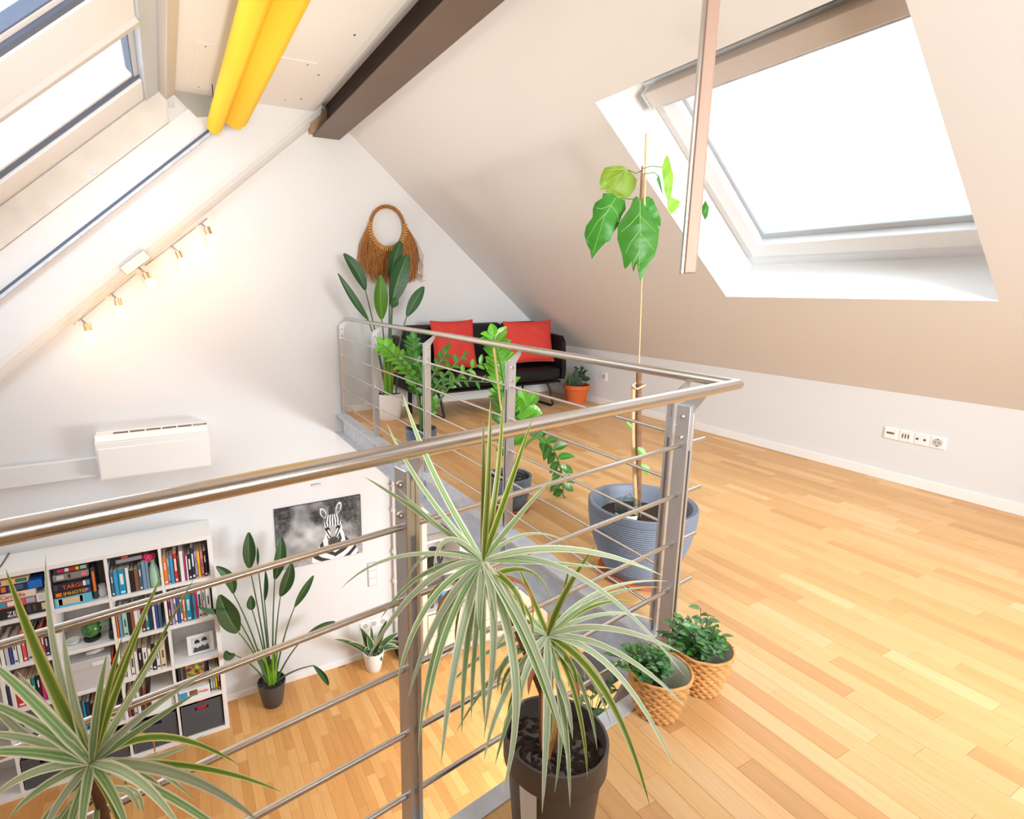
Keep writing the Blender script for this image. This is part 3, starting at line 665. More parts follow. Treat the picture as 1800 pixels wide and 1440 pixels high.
def zebra(u, v):
    x, y = u*1.34, v
    bgv = .62+.22*nz(x*3, y*3, 1)+.12*nz(x*9, y*9, 2)
    dk = sm(.35, .75, .5+.5*nz(x*4+5, y*4, 3)+.55*(v-.55)+.5*(abs(u-.35))-.2)
    g = bgv*(1-.62*dk)+.18*nz(x*22, y*22, 5)*dk
    if v < .2: g = .62+.14*nz(x*30, y*18, 4)
    # body
    bw = .11+.17*sm(.45, .05, v); cxb = .665
    if v < .44 and abs(u-cxb) < bw:
        ph = 34*(abs(u-cxb)*1.1+ .55*(1-v)**2) + 3*nz(x*3, y*3, 7) if v < .2 else 60*(u-cxb)+6*v
        g = .93 if math.sin(ph) > -.1 else .16
    # neck
    if .3 < v < .6 and .70 < u < .77 and u < .77-(.6-v)*.05: g = .93 if math.sin(70*u+12*v) > 0 else .15
    # ears
    for (ex, ey, tl) in ((.545, .80, .35), (.73, .85, -.25)):
        a = (u-ex)*1.34; b = v-ey; a2 = a*math.cos(tl)+b*math.sin(tl); b2 = -a*math.sin(tl)+b*math.cos(tl); r = (a2/.046)**2+(b2/.095)**2
        if r < 1: g = .86-.25*(b2 < -.03) if r > .42 else .3+.5*abs(nz(x*26, y*26))
    # mane
    if ((u-.645)/.04)**2+((v-.80)/.13)**2 < 1: g = .2+.15*nz(x*40, y*10)
    # head
    hw = .098*sm(.24, .60, v)*.35+.062; hw *= (1-.35*sm(.62, .76, v))
    if .24 < v < .76 and abs(u-.65) < hw:
        k = (u-.65)/hw
        if v > .56: ph = 9.5*k*(1.25-(v-.56)*1.6)+.8
        else: ph = 46*(v-.35*abs(k))+2*abs(k)
        g = .94 if math.sin(ph*1.7 if v > .56 else ph) > -.05 else .12
        if v < .56 and abs(k) < .38: g = .66
    for ex in (.582, .718):
        if ((u-ex)/.016)**2+((v-.53)/.028)**2 < 1: g = .06
    r = ((u-.65)/.066)**2+((v-.295)/.085)**2
    if r < 1: g = .2+.12*r
    if abs(v-.255) < .006 and abs(u-.65) < .035: g = .08
    return g
zp = thing('animal_picture', (1.27, G, -1.3), 'black and white picture of a zebra on the gable wall downstairs', 'picture')
zx0, zx1, zz0, zz1 = .80, 1.738, -1.655, -.952
obj('board', MB().box(zx0, G-.014, zz0, zx1, G-.001, zz1, .002), INKB, zp)
grid_print('print', (zx0+.003, G-.0155, zz0+.003), (zx1-zx0-.006, 0, 0), (0, 0, zz1-zz0-.006), 230, 172, zebra, zp)
# ================================================================== BOOKCASE
bc = thing('bookcase', (-.9, 5.17, ZL), 'white open cube bookcase full of books and games against the gable wall', 'bookcase')
YS = 5.17; XRR = .172; PITX = .4155; ZT = -.935; PITZ = (ZT-ZL-.03)/5
xd = [XRR-.02-PITX*i-.0 for i in range(6)]; zs = [ZT-.02-PITZ*i for i in range(6)]
def bp_(n_, *a): return obj(n_, MB().box(*a, .0015), WHITE, bc)
bp_('side_panel', XRR-.04, YS, ZL, XRR, G-.001, ZT-.0405); bp_('side_panel', XRR-.04-PITX*5, YS, ZL, XRR-PITX*5, G-.001, ZT-.0405)
bp_('top_panel', XRR-.04-PITX*5, YS-.002, ZT-.04, XRR, G-.001, ZT)
bp_('bottom_panel', XRR-PITX*5, YS, ZL, XRR-.04, G, ZL+.04)
bp_('back_panel', XRR-PITX*5, G-.012, ZL+.04, XRR-.04, G-.002, ZT-.04)
for i in range(1, 5): bp_('divider', xd[i]-.011, YS+.004, ZL+.04, xd[i]+.011, G-.012, ZT-.04)
for r_ in range(1, 5):
    for c_ in range(5): bp_('shelf', xd[c_+1]+.0115, YS+.002, zs[r_]-.016, (xd[c_]-.0115 if c_ else XRR-.04), G-.012, zs[r_]+.016)
def cell(c_, r_):   # inner x0, x1, floor z, top z
    x0 = xd[c_+1]+.013; x1 = (xd[c_]-.013) if c_ else XRR-.042
    z0 = (zs[r_+1]+.016) if r_ < 4 else ZL+.041; z1 = (zs[r_]-.016) if r_ else ZT-.041
    return x0, x1, z0+.0005, z1
COLN = {'orange': (240, 124, 40), 'pale blue': (150, 190, 220), 'sky blue': (60, 160, 205), 'red': (206, 46, 42), 'white': (238, 236, 232), 'black': (34, 34, 38), 'magenta': (206, 40, 120), 'navy': (38, 52, 84), 'yellow': (248, 200, 40), 'pink': (240, 120, 130), 'lilac': (176, 160, 200), 'turquoise': (0, 150, 190), 'slate blue': (70, 96, 120), 'grey blue': (124, 152, 180), 'maroon': (110, 34, 50), 'blue': (60, 84, 170), 'mint': (160, 205, 190), 'teal': (30, 130, 130), 'dark grey': (70, 72, 76), 'beige': (222, 200, 168), 'brown': (140, 90, 60), 'light grey': (206, 206, 208), 'coral': (236, 84, 80)}
ROWN = ['top', 'second', 'third', 'fourth', 'bottom']; COLS = ['rightmost', 'second from right', 'third from right', 'fourth from right']
ORD = ['first', 'second', 'third', 'fourth', 'fifth', 'sixth', 'seventh', 'eighth', 'ninth', 'tenth', 'eleventh', 'twelfth', 'thirteenth', 'fourteenth', 'fifteenth']
def covmat(nm): return mat('cover_'+nm.replace(' ', '_'), COLN[nm], .55)
def book(x, z, th, h, dep, cn, lean, label, group, yf=YS+.035, strip=None):
    """spine towards the room, pages inside the covers"""
    t = thing('book', (x+th/2, yf, z), label, 'book', group)
    ca, sa = math.cos(lean), math.sin(lean)
    ax, az = Vector((ca, 0, -sa)), Vector((sa, 0, ca)); o = Vector((x, yf, z)) + (ax*0 if lean >= 0 else Vector((0, 0, -sa*0)))
    piv = o if lean >= 0 else o+Vector((th, 0, 0))
    def P_(a, y, b): return piv + (ax*a if lean >= 0 else ax*(a-th)) + az*b + Vector((0, y, 0))
    def bb(a0, y0, b0, a1, y1, b1):
        m_ = MB(); c0, c1 = P_(a0, y0, b0), P_(a1, y1, b1); m_.obox((c0+c1)/2, ax, (0, 1, 0), az, a1-a0, y1-y0, b1-b0); return m_
    m_ = bb(0, 0, 0, th, .004, h); k = bb(0, 0, 0, .0025, dep, h); m_.add(k.v, k.f); k = bb(th-.0025, 0, 0, th, dep, h); m_.add(k.v, k.f)
    obj('cover', m_, covmat(cn), t)
    obj('pages', bb(.0026, .0041, .003, th-.0026, dep-.004, h-.004), PAPER, t)
    hv = abs(hash((round(x, 3), round(h, 3)))) % 5
    if th > .018 and hv in (1, 2, 3):
        sc = strip or ('white' if cn not in ('white', 'light grey', 'beige', 'yellow', 'mint', 'pale blue', 'lilac', 'pink') else 'dark grey')
        obj('title_band', bb(th*(.36 if hv < 3 else .28), -.0006, h*(.4 if hv != 2 else .55), th*(.62 if hv < 3 else .72), -.0001, h*(.82 if hv != 1 else .7)), covmat(sc), t); obj('spine_mark', bb(th*.22, -.0006, h*.06, th*.78, -.0001, h*.13), covmat(sc), t)
    return t
def fill(c_, r_, seq, x0=None, hs=(.24, .30), lean_last=False, z=None, dep=.19, yf=YS+.03):
    cx0, cx1, cz, ct = cell(c_, r_); x = (x0 if x0 is not None else cx0+.003); z = cz if z is None else z
    rd = random.Random(c_*10+r_); lean = 0
    for i, it in enumerate(seq):
        cn, th = it[0], it[1]*1.0; h = it[2] if len(it) > 2 else rd.uniform(*hs); h = min(h, ct-z-.01)
        if x+th > cx1-.002: break
        side = 'left' ; lab = f"{cn} book, {ORD[min(i,14)]} from the left, {ROWN[r_]} row, {COLS[c_]} column"
        book(x, z, th, h, dep+rd.uniform(-.03, .03), cn, 0, lab, f'books in the {ROWN[r_]} row of the {COLS[c_]} column', yf)
        x += th+.0012
    return x
fill(0, 0, [('orange', .03), ('pale blue', .02), ('sky blue', .03), ('red', .032, .29), ('dark grey', .018), ('white', .03, .3), ('magenta', .016), ('white', .016), ('black', .028), ('navy', .028, .31), ('lilac', .02), ('yellow', .024), ('pink', .026), ('black', .028), ('coral', .036, .32)], hs=(.23, .27))
fill(0, 1, [('maroon', .02), ('lilac', .026), ('white', .02), ('blue', .026), ('white', .02), ('orange', .026), ('turquoise', .045), ('slate blue', .014), ('sky blue', .02), ('magenta', .018), ('white', .04, .3), ('light grey', .03, .31), ('white', .045, .3)], hs=(.23, .28))
x_ = fill(1, 0, [('slate blue', .026), ('sky blue', .03), ('turquoise', .055, .24), ('white', .03), ('black', .036), ('brown', .03), ('slate blue', .03), ('grey blue', .028, .27), ('grey blue', .024, .27)], hs=(.20, .25))
fill(1, 1, [('orange', .016), ('grey blue', .028), ('mint', .042), ('black', .022), ('brown', .028), ('white', .028), ('light grey', .02), ('maroon', .03), ('teal', .03), ('navy', .03), ('white', .022), ('blue', .02), ('slate blue', .03)], hs=(.22, .26))
fill(1, 2, [('light grey', .03), ('white', .034), ('white', .03), ('white', .03), ('black', .036), ('white', .04), ('white', .03), ('black', .032, .27), ('white', .032, .27), ('beige', .05, .26)], hs=(.22, .28))
fill(1, 3, [('brown', .022), ('maroon', .018), ('light grey', .03), ('white', .03), ('dark grey', .02), ('brown', .024)], hs=(.22, .30))
fill(2, 3, [('beige', .045), ('dark grey', .03), ('turquoise', .022), ('navy', .03), ('black', .028), ('brown', .03), ('light grey', .035), ('maroon', .03), ('white', .04), ('lilac', .03)], hs=(.24, .32))
fill(3, 1, [('white', .03), ('light grey', .03), ('blue', .022), ('white', .03), ('white', .03), ('coral', .03), ('light grey', .04), ('teal', .02), ('lilac', .04), ('red', .02), ('navy', .028)], hs=(.22, .29))
xx = cell(3, 2)
fill(3, 2, [('navy', .022), ('white', .03), ('red', .06, .24), ('red', .02), ('white', .03), ('teal', .03), ('black', .035), ('magenta', .024), ('sky blue', .03), ('blue', .02), ('grey blue', .02)], hs=(.22, .26))
# big leather-like book lying across the books
cx0, cx1, cz, ct = cell(1, 0)
lb = thing('flat_box', (cx0+.15, 5.25, cz+.27), 'black and silver box lying on the books, top row', 'box')
obj('box_body', MB().obox((cx0+.14, 5.30, cz+.318), (1, 0, .03), (0, 1, 0), (-.03, 0, 1), .24, .16, .075, .004), INKB, lb)
obj('label_panel', MB().obox((cx0+.16, 5.2185, cz+.308), (1, 0, .03), (0, 1, 0), (-.03, 0, 1), .2, .002, .035), mat('silver_print', (150, 154, 160), .5), lb)
obj('red_mark', MB().obox((cx0+.13, 5.2185, cz+.338), (1, 0, .03), (0, 1, 0), (-.03, 0, 1), .05, .002, .016), covmat('coral'), lb)
# mint bottle vase with pink flowers
vx = cx1-.052; va = thing('bottle_vase', (vx, 5.24, cz), 'mint green bottle vase holding pink flowers at the end of the top book row', 'vase')
obj('vase_body', MB().lathe((vx, 5.24, cz), [(.03, 0), (.046, .01), (.05, .06), (.047, .13), (.036, .18), (.02, .22), (.017, .25), (.02, .262), (.015, .262)], 24), mat('mint_glaze', (168, 206, 180), .4), va, True)
rnd = random.Random(2)
for i in range(7):
    q = Vector((vx-.03+rnd.uniform(-.04, .035), 5.235+rnd.uniform(-.03, .02), cz+.29+rnd.uniform(-.02, .03))); mb = MB(); mb.tube([(vx, 5.24, cz+.25), q], .0025, 5)
    obj('flower_stem', mb, STALK, va)
    mb = MB()
    for k in range(6):
        th = k*math.pi/3; a = q+Vector((math.cos(th)*.005, -.002, math.sin(th)*.005)); b = q+Vector((math.cos(th)*.026, -.012, math.sin(th)*.026)); mb.blade([a, (a+b)/2+Vector((0, -.006, 0)), b], .024, lambda t: math.sin(math.pi*min(1, t*.8+.15)), (0, -1, 0), .2, 4)
    obj('flower', mb, mat('pink_petals', (238, 60, 110), .6), va)
# games in the third column, top row
def gamebox(name_l, x0, x1, z0, z1, y0, y1, colr, label, group, txt=None, tcol=None, tsz=.04, band=None):
    t = thing('game_box', ((x0+x1)/2, y0, z0), label, 'board game', group)
    obj('box_body', MB().box(x0, y0, z0, x1, y1, z1, .002), mat('box_'+name_l, colr, .5), t)
    obj('lid_edge', MB().box(x0-.0015, y0-.0015, z0+(z1-z0)*.12, x1+.0015, y1, z1+.001), mat('box_'+name_l, colr, .5), t)
    if band:
        for bx0, bx1, bc_ in band: obj('printed_patch', MB().box(x0+(x1-x0)*bx0, y0-.0028, z0+(z1-z0)*.25, x0+(x1-x0)*bx1, y0-.0014, z1-(z1-z0)*.12), covmat(bc_) if bc_ in COLN else bc_, t)
    if txt: obj('lettering', text_mesh(txt, tsz, (x0+(x1-x0)*.24, y0-.0045, z0+(z1-z0)*.28), (1, 0, 0), (0, 0, 1)), mat('ink_'+name_l, tcol, .5), t)
    return t
x0, x1, z0, z1 = cell(2, 0); yg = YS+.03; gg = 'board games in the top row of the bookcase'
gamebox('lightblue', x0+.008, x0+.268, z0, z0+.088, yg, yg+.24, (96, 190, 220), 'light blue game box with a pale title panel, bottom of its stack', gg, band=[(.06, .78, 'beige'), (.1, .2, 'brown'), (.68, .76, 'teal')])
gamebox('browngame', x0+.012, x0+.272, z0+.09, z0+.142, yg, yg+.24, (74, 44, 40), 'dark brown game box with yellow title above the light blue box', gg, 'IMHOTEP', (244, 196, 90), .042, [(.04, .2, 'orange'), (.84, .97, 'blue')])
gamebox('navygame', x0+.01, x0+.275, z0+.144, z0+.216, yg, yg+.24, (40, 46, 60), 'dark blue game box with orange title above the brown box', gg, 'TARGI', (240, 110, 60), .05, [(.02, .12, 'dark grey'), (.8, .88, 'white'), (.9, .98, 'sky blue')])
gamebox('blackflat', x0+.015, x0+.262, z0+.218, z0+.24, yg+.012, yg+.23, (34, 34, 36), 'thin black game box below the grey patterned one', gg, band=[(.4, .8, 'dark grey')])
gamebox('greygame', x0+.02, x0+.27, z0+.242, z0+.30, yg, yg+.22, (140, 136, 136), 'grey game box with a pink dot, near the top of its stack', gg, band=[(.8, .94, 'pink'), (.42, .5, 'maroon'), (.1, .3, 'light grey')])
gamebox('patchgame', x0+.03, x0+.27, z0+.302, z0+.35, yg+.01, yg+.22, (60, 60, 56), 'game box with pink, red and green patches, topmost of its stack', gg, band=[(.1, .3, 'magenta'), (.32, .44, 'white'), (.46, .62, 'red'), (.64, .74, 'yellow'), (.78, .96, 'mint')])
gamebox('upright', x0+.284, x0+.31, z0, z0+.3, yg+.02, yg+.2, (64, 64, 70), 'narrow dark game box standing upright beside the stacked games', gg, band=[(.2, .9, 'orange')])
jr = thing('glass_jar', (x1-.04, yg+.05, z0), 'small clear glass jar beside the stacked games', 'jar'); obj('jar_body', MB().lathe((x1-.045, yg+.05, z0), [(.02, 0), (.032, .01), (.034, .06), (.026, .085), (.026, .1)], 20), mat('jar_glass', (214, 216, 220), .1), jr, True); obj('jar_rim', MB().lathe((x1-.045, yg+.05, z0+.1), [(.029, 0), (.029, .012), (.02, .012)], 20), GALV, jr, True)
# games in the fourth column, top row
x0, x1, z0, z1 = cell(3, 0)
gamebox('blackhouse', x0+.01, x1-.005, z0, z0+.095, yg, yg+.24, (40, 38, 40), 'black game box with white title, bottom of the left stack', gg, 'ZEK', (238, 236, 232), .055, [(.6, .66, 'dark grey'), (.7, .76, 'dark grey'), (.86, .98, 'beige')])
o_ = obj('lettering', text_mesh('HOUSE', .03, (x0+.10, yg-.004, z0+.012), (1, 0, 0), (0, 0, 1)), WPAP); o_.parent = [q for q in C.objects if q.get('label', '').startswith('black game box with white title')][0]; o_.location = -Vector(o_.parent['_o'])
gamebox('cityprint', x0+.005, x1-.07, z0+.097, z0+.16, yg, yg+.24, (186, 96, 96), 'red and blue patterned game box above the black one', gg, band=[(.1, .3, 'sky blue'), (.34, .5, 'white'), (.54, .7, 'coral'), (.74, .92, 'pale blue')])
gamebox('creamgame', x0+.0, x1-.085, z0+.162, z0+.225, yg, yg+.24, (236, 222, 200), 'cream game box with red handwritten title', gg, 'Circadia', (222, 70, 70), .05)
gamebox('navyband', x0+.0, x1-.13, z0+.227, z0+.295, yg, yg+.22, (50, 50, 86), 'navy game box with a round emblem', gg, band=[(.1, .24, 'yellow'), (.34, .46, 'orange'), (.52, .9, 'slate blue')])
gamebox('peach', x0+.0, x1-.12, z0+.297, z0+.345, yg, yg+.22, (240, 200, 150), 'peach game box, topmost of the left stack', gg, band=[(.3, .36, 'blue'), (.5, .6, 'yellow'), (.7, .98, 'teal')])
gamebox('bluecube', x1-.125, x1-.03, z0+.227, z0+.30, yg-.005, yg+.1, (28, 110, 200), 'bright blue small box on the left games stack', gg)
gamebox('whitecube', x1-.08, x1-.02, z0+.097, z0+.17, yg-.005, yg+.1, (234, 228, 216), 'small white box beside the cream game', gg, band=[(.2, .8, 'light grey')])
# terrarium on ring
x0, x1, z0, z1 = cell(2, 1); tx, ty = x0+.215, 5.30
te = thing('moss_globe', (tx, ty, z0), 'green moss globe on a black ring stand in the second row', 'ornament')
obj('ring_stand', MB().lathe((tx, ty, z0), [(.045, 0), (.065, .006), (.068, .022), (.05, .034), (.04, .03)], 28), INKB, te, True)
obj('globe', MB().lathe((tx, ty, z0+.1), [(.001, -.075)]+[(.078*math.cos(a), .078*math.sin(a)) for a in [(-75+i*15)*math.pi/180 for i in range(11)]]+[(.001, .078)], 28), mat('moss_green', (70, 120, 60), .15, var=.5, vscale=26), te, True)
obj('stick', MB().obox((tx+.12, ty-.02, z0+.13), (1, 0, .08), (0, 1, 0), (-.08, 0, 1), .11, .02, .016, .003), mat('mint_plastic', (120, 214, 160), .4), te)
hp = thing('black_headphones', (x1-.02, 5.28, z0), 'black headphones standing at the right end of the second row cube', 'headphones'); obj('band', MB().tube([(x1-.02, 5.28+.06*math.cos(a), z0+.09+.08*math.sin(a)) for a in [i*math.pi/10 for i in range(11)]], .009, 8), INKB, hp, True)
for k in (-1, 1): obj('ear_cup', MB().tube([(x1-.035, 5.28+k*.06, z0+.05), (x1-.008, 5.28+k*.06, z0+.05)], .042, 16), INKB, hp, True)
di = thing('white_dish', (x0+.06, 5.3, z0), 'small white dish left of the moss globe', 'dish'); obj('bowl', MB().lathe((x0+.07, 5.3, z0), [(.02, 0), (.05, .02), (.055, .034), (.05, .034), (.02, .006)], 24), WPOT, di, True)
# storage boxes
x0, x1, z0, z1 = cell(2, 2)
st = thing('storage_box', ((x0+x1)/2-.02, 5.2, z0), 'light grey lidded storage box in the third row', 'box')
obj('box_body', MB().box(x0+.012, 5.19, z0, x1-.055, 5.5, z0+.22, .006), CARD, st); obj('lid', MB().box(x0+.004, 5.182, z0+.205, x1-.047, 5.505, z0+.285, .006), CARD, st)
obj('label_holder', MB().box(x0+.2, 5.177, z0+.215, x0+.31, 5.183, z0+.25, .001), WPAP, st)
pl_ = thing('paper_roll', (x0+.22, 5.3, z0+.286), 'crumpled white paper on the grey storage box', 'paper'); obj('sheet', MB().tube([(x0+.16, 5.26, z0+.305), (x0+.22, 5.25, z0+.31), (x0+.29, 5.28, z0+.305)], [.014, .019, .015], 9), WPAP, pl_, True); obj('sheet_edge', MB().tube([(x0+.14, 5.34, z0+.298), (x0+.27, 5.33, z0+.3)], .012, 8), WPAP, pl_)
book(x1-.046, z0, .02, .27, .2, 'red', 0, 'thin red folder beside the grey storage box', 'books in the third row of the bookcase')
# framed portrait
x0, x1, z0, z1 = cell(0, 2)
ph = thing('photo_frame', (x1-.13, 5.3, z0), 'white framed black and white double portrait, third row at the right', 'picture')
tu = Vector((1, 0, .0)); tv = Vector((0, .2, .98)); o0 = Vector((x1-.255, 5.245, z0+.006))
obj('frame', MB().obox(o0+tu*.115+tv*.095+Vector((0, .012, 0)), tu, (0, .98, -.2), tv, .235, .014, .19, .003), WHITE, ph)
def duo(u, v):
    g = .82+.1*nz(u*6, v*6, 9)
    for (cx, cy, fl_) in ((.3, .52, 1), (.7, .58, -1)):
        a, b = (u-cx)/.14, (v-cy)/.24
        if v < cy-.16 and abs(u-cx) < .22-.25*max(0, v-(cy-.34)): g = .28+.2*nz(u*18, v*10, 3)
        if a*a+b*b < 1: g = .86
        if a*a+((v-cy-.12)/.2)**2 < 1.15 and v > cy+.08+.03*math.sin(u*60): g = .14
        for s in (-1, 1):
            if ((u-cx-s*.055)/.022)**2+((v-cy-.02)/.018)**2 < 1: g = .25
        if abs(v-(cy-.12)) < .012 and abs(u-cx) < .05: g = .45
        if abs(u-cx) < .012 and cy-.07 < v < cy: g = .7
    return g
grid_print('print', o0+tu*.035+tv*.025+Vector((0, .003, -.001)), tu*.165, tv*.14, 60, 46, duo, ph)
# comics and white box in right column, fourth row
x0, x1, z0, z1 = cell(0, 3)
cm = thing('comic_box', (x0+.12, 5.22, z0), 'dark comic boxed set with coloured cover, fourth row at the right', 'book')
obj('box_body', MB().obox((x0+.15, 5.30, z0+.24), (1, 0, 0), (0, .97, .24), (0, -.24, .97), .27, .03, .25, .003), INKB, cm)
def comic(u, v):
    if min(u, v, 1-u, 1-v) < .06: return (.2, .17, .2)
    if .12 < min(u, v, 1-u, 1-v) < .15: return (.55, .5, .45)
    a = nz(u*9, v*9, 1); b = nz(u*7+4, v*7, 2)
    return (.55+.5*a, .5+.6*b, .25+.4*nz(u*8, v*8, 6)) if .25 < u < .9 and .2 < v < .85 else (.25, .2, .2)
c0 = Vector((x0+.02, 5.255, z0+.125)); grid_print('cover_print', c0+Vector((.0, -.002+.0, 0)), (.26, 0, 0), Vector((0, -.058+.116*0, .235)) if False else Vector((0, .0, .235)), 40, 36, comic, cm)
cm2 = thing('white_carton', (x0+.15, 5.2, z0), 'white carton with blue end under the comic set', 'box')
obj('box_body', MB().box(x0+.006, 5.19, z0, x1-.1, 5.42, z0+.1, .004), WPAP, cm2); obj('blue_end', MB().box(x0+.01, 5.187, z0+.006, x0+.08, 5.19, z0+.09), covmat('sky blue'), cm2)
obj('picture_patch', MB().box(x0+.1, 5.187, z0+.03, x0+.17, 5.19, z0+.09), covmat('brown'), cm2); obj('red_script', text_mesh('Mulle', .04, (x0+.18, 5.186, z0+.04), (1, 0, 0), (0, 0, 1)), covmat('coral'), cm2)
for i, cn in enumerate(('light grey', 'mint', 'yellow', 'brown')): book(x1-.09+i*.021, z0, .02, .27-.01*i, .18, cn, 0, f'thin {cn} booklet at the right end of the fourth row', 'booklets in the fourth row')
# white boxes in the second column fourth row
x0, x1, z0, z1 = cell(1, 3)
wb = thing('white_carton', (x1-.1, 5.25, z0), 'plain white carton right of the leaning books, fourth row', 'box'); obj('box_body', MB().box(x1-.2, 5.2, z0, x1-.006, 5.5, z0+.2, .006), WPAP, wb); obj('flap', MB().box(x1-.198, 5.196, z0+.15, x1-.008, 5.2, z0+.2), CARD, wb)
# felt bins
for c_ in range(4):
    x0, x1, z0, z1 = cell(c_, 4)
    nm = ['dark grey felt bin with a red thing inside, at the right end', 'dark grey felt bin, second from the right in the bottom row', 'dark grey felt bin, third from the right in the bottom row', 'dark grey felt bin, leftmost in view in the bottom row'][c_]
    b = thing('felt_bin', ((x0+x1)/2, 5.19, z0), nm, 'storage bin', 'felt bins in the bottom row')
    zt = z1-.035-.012*c_
    mb = MB()
    # front with a slot built from four pieces
    xa, xb = x0+.012, x1-.012; xm = (xa+xb)/2; zh = zt-.06
    for a in ((xa, 5.19, z0, xb, 5.196, zh-.016), (xa, 5.19, zh+.016, xb, 5.196, zt), (xa, 5.19, zh-.016, xm-.06, 5.196, zh+.016), (xm+.06, 5.19, zh-.016, xb, 5.196, zh+.016)): mb.box(*a)
    mb.box(xa, 5.196, z0, xa+.006, 5.52, zt); mb.box(xb-.006, 5.196, z0, xb, 5.52, zt); mb.box(xa, 5.514, z0, xb, 5.52, zt); mb.box(xa, 5.196, z0, xb, 5.514, z0+.006)
    obj('bin_body', mb, FELT, b)
    obj('seam_edge', MB().tube([(xa, 5.188, z0+.004), (xa, 5.188, zt), (xb, 5.188, zt), (xb, 5.188, z0+.004)], .0025, 5), mat('light_grey_piping', (120, 120, 124), .8), b)
    if c_ == 0:
        rt = thing('red_cloth', (xm, 5.3, z0+.3), 'bright red cloth poking out of the right-hand felt bin', 'cloth'); obj('fold', MB().tube([(xm-.04, 5.22, zt-.09), (xm, 5.24, zt-.01), (xm+.08, 5.26, zt+.008), (xm+.14, 5.3, zt-.02)], [.02, .026, .024, .016], 10), mat('bright_red', (226, 24, 48), .7), rt, True); obj('fold', MB().tube([(xm-.03, 5.215, zt-.08), (xm+.05, 5.215, zt-.06)], .018, 8), mat('bright_red', (226, 24, 48), .7), rt, True)
    if c_ == 1:
        bt = thing('blue_cloth', (xm, 5.3, z0+.3), 'dark blue cloth seen through the handle slot of a felt bin', 'cloth'); obj('fold', MB().tube([(xm-.08, 5.23, zt-.07), (xm+.08, 5.23, zt-.05)], .03, 10), mat('dark_blue_cloth', (30, 44, 84), .8), bt, True); obj('fold', MB().tube([(xm-.06, 5.27, zt-.05), (xm+.1, 5.27, zt-.04)], .03, 8), mat('dark_blue_cloth', (30, 44, 84), .8), bt, True)
# left column lower cubes
x0, x1, z0, z1 = cell(3, 3)
rb = thing('red_magazines', (x0+.2, 5.22, z0), 'pile of red and orange magazines in the fourth row at the left', 'magazines')
for i, cn in enumerate(('red', 'orange', 'beige', 'coral', 'dark grey', 'slate blue', 'light grey')): obj('magazine', MB().obox((x0+.2+.01*(i % 3), 5.32, z0+.012+.022*i), (1, .04*(i % 3-1), .0), (0, 1, 0), (0, 0, 1), .3, .24, .018, .002), covmat(cn), rb)
x0, x1, z0, z1 = cell(3, 4)
cb = tag(obj('cable', MB().tube([PZ(-30, 1030, ZT+.006), PZ(2, 994, ZT+.006), PZ(14, 975, ZT+.01), PZ(24, 962, ZT+.006)], .006, 8), mat('grey_cable', (110, 104, 100), .6), smooth=True), 'dark cable lying on top of the bookcase at the left', 'cable')
# ================================================================== DISPLAY CABINET UNDER THE GALLERY
dcab = thing('display_cabinet', (2.9, 5.2, ZL), 'cream cabinet with open shelves under the gallery, behind the striped plant', 'cabinet')
CXA, CXB, CYF = 2.30, 4.1, 5.13
def cbp(n_, a, m_=CREAM): return obj(n_, MB().box(*a, .002), m_, dcab)
cbp('side_panel', (CXA, CYF, ZL, CXA+.06, G, -.3)); cbp('side_panel', (2.78, CYF, ZL+.6, 2.82, G, -.3), WHITE); cbp('side_panel', (CXB-.05, CYF, ZL, CXB, G, -.3))
cbp('back_panel', (CXA+.06, G-.02, ZL, CXB-.05, G-.005, -.3), mat('cabinet_back', (206, 200, 196), .7))
for z in (-1.15, -1.52, -1.96, -2.42): cbp('shelf', (CXA+.061, CYF+.02, z, 2.779, G-.021, z+.022), WHITE)
cbp('door_panel', (2.821, CYF+.0, ZL+.62, 3.43, CYF+.02, -.3), mat('warm_white_door', (226, 212, 200), .5)); cbp('door_panel', (3.436, CYF+.0, ZL+.62, CXB-.051, CYF+.02, -.3), mat('warm_white_door', (226, 212, 200), .5))
for z in (ZL+.06, ZL+.34): cbp('drawer', (CXA+.061, CYF-.015, z, 3.2, CYF+.01, z+.27)); cbp('drawer', (3.205, CYF-.015, z, CXB-.051, CYF+.01, z+.27))
cbp('plinth', (CXA+.06, CYF+.03, ZL, CXB-.05, CYF+.05, ZL+.06), GALV)
sg = thing('letter_sign', (2.5, 5.3, -1.94), 'small grey sign with white letters on a cabinet shelf', 'sign'); obj('board', MB().box(2.4, 5.3, -1.494, 2.62, 5.32, -1.2, .003), mat('sign_grey', (150, 148, 146), .6), sg); obj('lettering', text_mesh('HOME', .085, (2.41, 5.296, -1.32), (1, 0, 0), (0, 0, 1)), WPAP, sg)
va1 = thing('dark_vase', (2.68, 5.28, -1.497), 'slim dark glass vase beside the letter sign', 'vase'); obj('vase_body', MB().lathe((2.68, 5.28, -1.497), [(.03, 0), (.04, .02), (.02, .12), (.035, .2), (.02, .24)], 18), mat('dark_glaze', (44, 40, 44), .2), va1, True); obj('vase_rim', MB().lathe((2.68, 5.28, -1.257), [(.02, 0), (.026, .006), (.018, .006)], 18), INKB, va1, True)
va2 = thing('black_jug', (2.5, 5.26, -1.937), 'round black patterned jug on the cabinet shelf', 'jug'); obj('jug_body', MB().lathe((2.5, 5.26, -1.937), [(.04, 0), (.09, .05), (.1, .12), (.06, .2), (.04, .24), (.055, .28), (.045, .28)], 22), mat('black_pattern', (50, 44, 44), .35, var=.6, vscale=50), va2, True); obj('handle', MB().tube([(2.55, 5.26, -1.72), (2.62, 5.26, -1.75), (2.61, 5.26, -1.83), (2.58, 5.26, -1.85)], .01, 8), INKB, va2, True)
